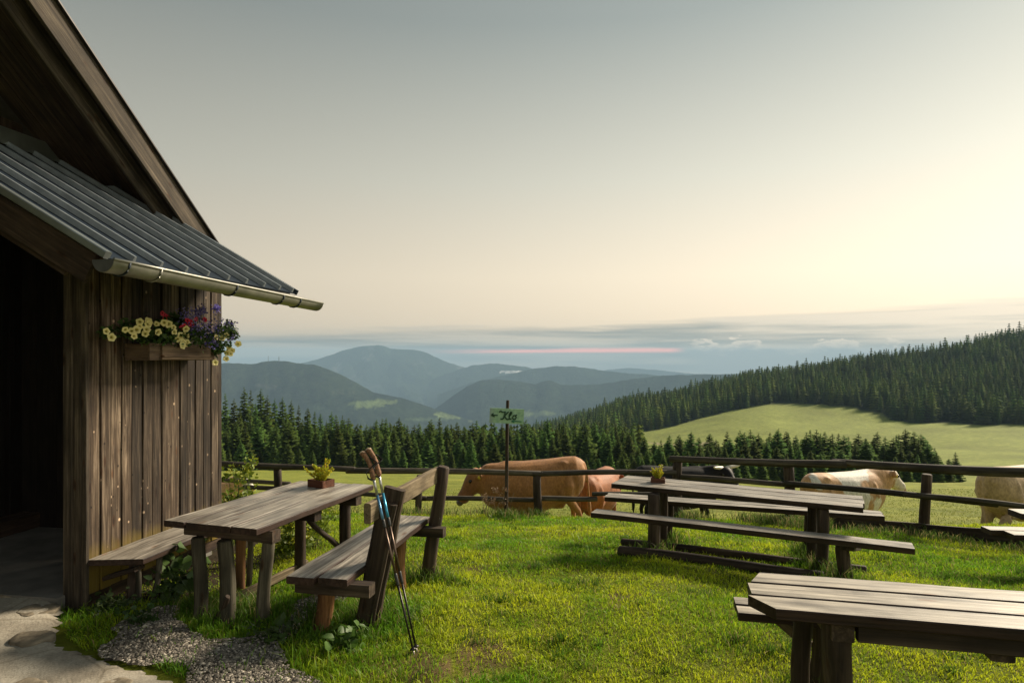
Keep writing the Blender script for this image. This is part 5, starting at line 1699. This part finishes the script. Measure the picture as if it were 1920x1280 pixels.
# ------------------------------------------------------------------ plants on the ground
def leafy_plant(name, loc, label, spread, hgt, n, leaf, cols, seed, blossoms=None):
    g = random.Random(seed)
    loc = Vector(loc)
    t = thing(name, loc, label, 'plant')
    cs, SV, SF = [], [], []
    for k in range(14):
        a, r = g.uniform(0, 6.28), spread*g.uniform(.1, 1)
        top = loc + Vector((r*math.cos(a), r*math.sin(a), hgt*g.uniform(.35, 1)))
        cs.append((top, leaf*1.3)); cs.append((loc.lerp(top, .6), leaf*1.2))
        tube_geo([loc + Vector((r*.2*math.cos(a), r*.2*math.sin(a), -.03)), loc.lerp(top, .55) + Vector((0, 0, .03)), top], [.005, .004, .002], 5, SV, SF)
    o = loc
    link('stems', mesh('stems', [v - o for v in SV], SF, plain('green_stem', (.06, .09, .025), rough=.6)), t, Matrix.Translation(o))
    leaf_cluster('foliage', t, cs, n, leaf, cols, seed + 1)
    if blossoms:
        leaf_cluster('blossoms', t, [(c + Vector((0, 0, leaf*.6)), leaf*1.1) for c, r in cs[::2]], blossoms, leaf*.32, [(.55, .52, .03), (.45, .46, .03), (.62, .58, .08)], seed + 2, grav=.5)


BL = [(.055, .10, .022), (.075, .13, .03), (.045, .08, .02), (.09, .14, .05)]
leafy_plant('leafy_plant', on_ground(P(340, 1090, 5.2), 0), 'broad-leaved green plant growing under the wall bench', .15, .26, 90, .11, BL, 31)
leafy_plant('leafy_plant', on_ground(P(316, 1120, 4.9), 0), 'small pale-leaved plant at the legs of the wall bench', .09, .13, 50, .06, BL, 35)
YG = [(.16, .22, .02), (.22, .28, .025), (.12, .17, .02)]
leafy_plant('lady_mantle', on_ground(P(545, 1010, 6.4), 0), 'yellow blossoming bush seen under the grey table', .34, .45, 700, .05, YG, 41, 900)
leafy_plant('lady_mantle', on_ground(P(448, 930, 7.3), 0), 'tall bright yellow-green plant at the far hut corner', .16, .95, 520, .055, YG, 45, 260)
leafy_plant('lady_mantle', on_ground(P(432, 930, 7.1), 0), 'low yellow-green plant close against the hut wall end', .14, .62, 360, .06, YG, 49, 100)
leafy_plant('lady_mantle', on_ground(P(590, 985, 6.9), 0), 'yellow-green clump of leaves behind the diagonal table brace', .30, .40, 420, .05, YG, 51, 120)
leafy_plant('leafy_plant', on_ground(P(205, 1150, 4.75), 0), 'dark leafy weeds at the foot of the hut corner', .18, .11, 170, .04, [(.03, .055, .014), (.045, .07, .02)], 55)
leafy_plant('leafy_plant', on_ground(P(520, 1200, 4.2), 0), 'low leafy weeds in the grass by the front table leg', .16, .10, 110, .05, [(.05, .09, .02), (.04, .07, .016)], 57)
leafy_plant('leafy_plant', on_ground(P(650, 1215, 4.1), 0), 'pale broad dandelion leaves in the grass near the pole tips', .13, .10, 60, .07, [(.08, .15, .03), (.06, .12, .02)], 58)
leafy_plant('leafy_plant', on_ground(P(262, 1185, 4.4), 0), 'small fern-like weed beside the gravel patch', .12, .10, 90, .05, [(.04, .08, .02)], 60)

# ------------------------------------------------------------------ grass
def blades(name, x, y, h, w, col, lean, label, seed, mat):
    g = np.random.default_rng(seed)
    n = len(x)
    z = ground_z(x, y) - .006
    a = g.uniform(0, 2*np.pi, n); b = g.uniform(0, 2*np.pi, n)
    l1 = lean*h*g.uniform(.2, 1.2, n)
    dx, dy = np.cos(a)*l1, np.sin(a)*l1
    sx, sy = np.cos(b)*w/2, np.sin(b)*w/2
    base = np.stack([x, y, z], -1)
    s = np.stack([sx, sy, np.zeros(n)], -1)
    mid = base + np.stack([dx*.35, dy*.35, h*.58], -1)
    tip = base + np.stack([dx, dy, h*(1 - .25*np.minimum(1, lean*1.0))], -1)
    V = np.stack([base - s, base + s, mid + s*.75, mid - s*.75, tip], 1).reshape(-1, 3)
    o = (np.arange(n)*5)[:, None, None]
    T = (np.array([(0, 1, 2), (0, 2, 3), (3, 2, 4)])[None] + o).reshape(-1, 3)
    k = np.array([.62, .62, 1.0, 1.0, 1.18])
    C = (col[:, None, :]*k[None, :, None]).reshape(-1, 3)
    ob = link(name, mesh_np(name, V, T, mat, False, np.clip(C, .003, 1)))
    tag(ob, label, 'grass', kind='stuff')


M_GRASS = leafy('grass_blades', vary=0, trans=.45, rough=.5, spec=.25)
POSTS = np.array([tuple(v) for v in [G(427, 1165).xy, G(375, 1150).xy, G(490, 1162).xy, G(606, 1172).xy, G(688, 1166).xy, G(804, 1068).xy, G(752, 1062).xy, P(1225, 1050, 6.66).xy, P(1541, 1060, 6.02).xy, P(1522, 1045, 6.3).xy,
                                     P(1583, 1085, 5.66).xy, P(1255, 1000, 7.42).xy, P(1515, 1000, 6.95).xy, P(948, 965, 9.45).xy, P(1008, 968, 10.1).xy, P(1735, 1000, 8.5).xy, P(1480, 985, 9.4).xy, P(1271, 985, 10.2).xy, (1.5, 3.0), (1.6, 3.4), (5.3, 5.4), (5.2, 6.1)]])


def lawn():
    g = np.random.default_rng(17)
    n = 520000
    s = g.uniform(-.98, 1.05, n); D = g.uniform(2.6, 10.9, n)
    x, y = s*D, D
    pn = .10*fbm(x*2.6, y*2.6, 3, 61)
    ok = ~in_poly(x + pn, y + .10*fbm(x*2.6, y*2.6, 3, 62), PATH_POLY)
    gr = in_poly(x + .12*fbm(x*3.1, y*3.1, 3, 8), y + .12*fbm(x*3.1, y*3.1, 3, 28), GRAVEL_POLY)
    ok &= ~(gr & (g.uniform(size=n) > .05))
    hs, hu = hut_su(x, y)
    ok &= ~((hu > -.02) & (hs > -.1) & (hs < 3.5))
    ok &= ~((hu > -.62) & (hs > .15) & (hs < 1.8) & (g.uniform(size=n) > .25))
    # bare trodden spots
    for px, py, r in [(900, 1235, .26), (810, 1262, .16), (890, 1040, .10), (1160, 1120, .08)]:
        q = G(px, py); d = np.hypot((x - q.x), (y - q.y)*.7)/r + .5*fbm(x*5, y*5, 2, 71)
        ok &= ~((d < 1) & (g.uniform(size=n) > .45))
    x, y = x[ok], y[ok]; n = len(x)
    d = np.min(np.hypot(x[:, None] - POSTS[None, :, 0], y[:, None] - POSTS[None, :, 1]), 1)
    tall = np.exp(-(d/.22)**2)
    n1 = fbm(x*1.1, y*1.1, 4, 3); n2 = fbm(x*3.3, y*3.3, 3, 13)
    hs, hu = hut_su(x, y)
    wild = np.clip((-.25 - x)/.8, 0, 1)*np.clip((5.4 - y)/.8, 0, 1)       # longer grass round the hut furniture
    crest = np.clip((y - 9.4)/.5, 0, 1)*np.clip((n1 + .2)*2, .2, 1)
    h = (.026 + .012*np.clip(.3 - n1, 0, 1) + .010*n2)*g.gamma(6, 1/6, n)
    h = h*(1 + 1.5*tall + .75*wild + .7*crest)
    w = (.0034 + .0006*y)*g.uniform(.7, 1.3, n)
    yel = np.clip(.42 + 1.1*n1 + .5*n2 + g.normal(0, .2, n) - .9*tall - .55*wild, 0, 1)[:, None]
    col = np.array([.15, .33, .016])*(1-yel) + np.array([.53, .59, .024])*yel
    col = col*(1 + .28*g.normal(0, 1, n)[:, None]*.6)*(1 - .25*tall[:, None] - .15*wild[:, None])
    dry = g.uniform(size=n) < .05
    col[dry] = np.array([.36, .29, .13])*g.uniform(.6, 1.1, (dry.sum(), 1))
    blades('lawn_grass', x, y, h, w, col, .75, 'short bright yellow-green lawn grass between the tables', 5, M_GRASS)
    # long tufts round posts, along the fence and by the sign
    xs, ys, hh, cc = [], [], [], []
    for (px, py) in POSTS:
        k = 260
        r = np.abs(g.normal(0, .11, k)) + .03; a = g.uniform(0, 6.28, k)
        xs.append(px + r*np.cos(a)); ys.append(py + r*np.sin(a)); hh.append(g.uniform(.08, .22, k))
        cc.append(np.where(g.uniform(size=(k, 1)) < .15, np.array([[.33, .27, .12]]), np.array([[.08, .14, .02]])*g.uniform(.7, 1.5, (k, 1))))
    tuft = [(1175, 985), (1290, 1010), (1210, 1000), (1780, 1075), (1850, 1100), (1050, 1240), (1440, 1265), (1500, 1262), (1380, 1240), (850, 1100), (1660, 1030), (1100, 1100), (720, 1150), (640, 1245), (760, 1200), (940, 1150), (1000, 1060), (600, 1240), (700, 1230), (560, 1200), (1330, 1130)]
    tuft = [tuple(G(a, b, -.1).xy) for a, b in tuft] + [(ss*d_, d_) for ss, d_ in zip(g.uniform(-.25, .8, 150), g.uniform(3.6, 9.6, 150))]
    for ii, (px, py) in enumerate(tuft):
        k = 150 if ii < 21 else 40
        r = np.abs(g.normal(0, .10 if ii < 21 else .05, k)); a = g.uniform(0, 6.28, k)
        xs.append(px + r*np.cos(a)*1.5); ys.append(py + r*np.sin(a)); hh.append(g.uniform(.03, .10, k)*(1 if ii < 21 else .8))
        cc.append(np.where(g.uniform(size=(k, 1)) < .08, np.array([[.36, .30, .13]]), np.array([[.075, .15, .016]])*g.uniform(.6, 1.5, (k, 1))))
    for a_, b_, dens, hm in [((1270, 9.9), (1560, 9.0), 4200, .24), ((1560, 8.85), (1960, 7.3), 3600, .15), ((850, 9.75), (1000, 9.75), 900, .24), ((420, 10.1), (860, 9.95), 3000, .24), ((500, 6.8), (760, 6.6), 1600, .28)]:
        f = g.uniform(0, 1, dens); px = a_[0] + (b_[0]-a_[0])*f; Dd = a_[1] + (b_[1]-a_[1])*f + g.normal(0, .22, dens)
        qx = (px - 960)/FPX*Dd
        cl = fbm(qx*2.2, Dd*2.2, 2, 91)
        kk = cl + g.uniform(-.4, .4, dens) > -.05
        qx, Dd = qx[kk], Dd[kk]
        xs.append(qx); ys.append(Dd); hh.append(g.uniform(.25, 1, kk.sum())*hm)
        cc.append(np.where(g.uniform(size=(kk.sum(), 1)) < .22, np.array([[.30, .24, .11]]), np.array([[.075, .125, .022]])*g.uniform(.6, 1.6, (kk.sum(), 1))))
    x, y, h, c = np.concatenate(xs), np.concatenate(ys), np.concatenate(hh), np.concatenate(cc)
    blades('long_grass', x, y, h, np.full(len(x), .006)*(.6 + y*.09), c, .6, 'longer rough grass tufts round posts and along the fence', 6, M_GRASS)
    # pasture beyond the fence, cropped short
    n = 60000
    D = 10.8 + 26*g.uniform(0, 1, n)**1.5; s = g.uniform(-.55, .9, n); x, y = s*D, D
    n1 = fbm(x*.8, y*.8, 4, 33)
    yel = np.clip(.6 + .6*n1 + g.normal(0, .2, n), 0, 1)[:, None]
    col = (np.array([.11, .17, .03])*(1-yel) + np.array([.28, .29, .07])*yel)
    blades('pasture_grass', x, y, .035*g.gamma(5, .2, n), .006 + .0011*y, col, .7, 'cropped pale green pasture grass behind the fence', 7, M_GRASS)


lawn()


# dry seed stalks by the sign pole
def dry_stalks():
    g = random.Random(77)
    t = thing('dry_weed', on_ground(P(925, 962, 9.5), 0), 'dry brown seeding weed beside the sign pole', 'plant')
    for k in range(9):
        px = 905 + 48*g.random()
        b = on_ground(P(px, 960, 9.45 + g.uniform(-.1, .15)), .02)
        h = g.uniform(.22, .46); top = b + Vector((g.uniform(-.1, .12), 0, h))
        tube('stalk', t, [b, b.lerp(top, .5) + Vector((0, 0, .02)), top], [.004, .003, .002], W_GROUND, 5)
    cs = [(P(905 + 45*g.random(), 915 + 28*g.random(), 9.45), .035) for _ in range(16)]
    leaf_cluster('seed_heads', t, cs, 420, .02, [(.28, .18, .11), (.36, .26, .15), (.2, .12, .08)], 78)


dry_stalks()

# masts on the wooded hill's top
M_MAST = plain('mast_steel', (.12, .12, .12), rough=.6)
for px, py, h, lab in [(523, 677, 24, 'thicker transmitter mast on top of the long wooded hill'), (503, 678, 30, 'thin tall transmitter mast left of the thicker one on the wooded hill')]:
    b = P(px, py, 2990)
    t = thing('radio_mast', b, lab, 'mast')
    tube('tower', t, [b - Vector((0, 0, 14)), b + Vector((0, 0, h*.5)), b + Vector((0, 0, h))], [2.0, 1.3, .5] if h < 26 else [1.2, .8, .4], M_MAST, 6)
    for f in (.45, .7):
        tube('platform', t, [b + Vector((0, 0, h*f)), b + Vector((0, 0, h*f + 1.5))], [2.6, 2.6] if h < 26 else [1.6, 1.6], M_MAST, 8)

# ------------------------------------------------------------------ air
V, F = [], []
box_geo((0, 4650, (VALLEY - 60 + 150)/2), 18900, 19200, 150 - (VALLEY - 60), V, F)
hm = bpy.data.materials.new('haze'); hm.use_nodes = True
hn = hm.node_tree; hn.nodes.clear()
ho = hn.nodes.new('ShaderNodeOutputMaterial'); hv = hn.nodes.new('ShaderNodeVolumePrincipled')
hv.inputs['Color'].default_value = (.44, .66, .88, 1); hv.inputs['Density'].default_value = 1.35e-4
hn.links.new(hv.outputs[0], ho.inputs['Volume'])
hz = link('haze', mesh('haze', V, F, hm))
tag(hz, 'pale blue mountain haze filling the valley', 'haze', kind='stuff')
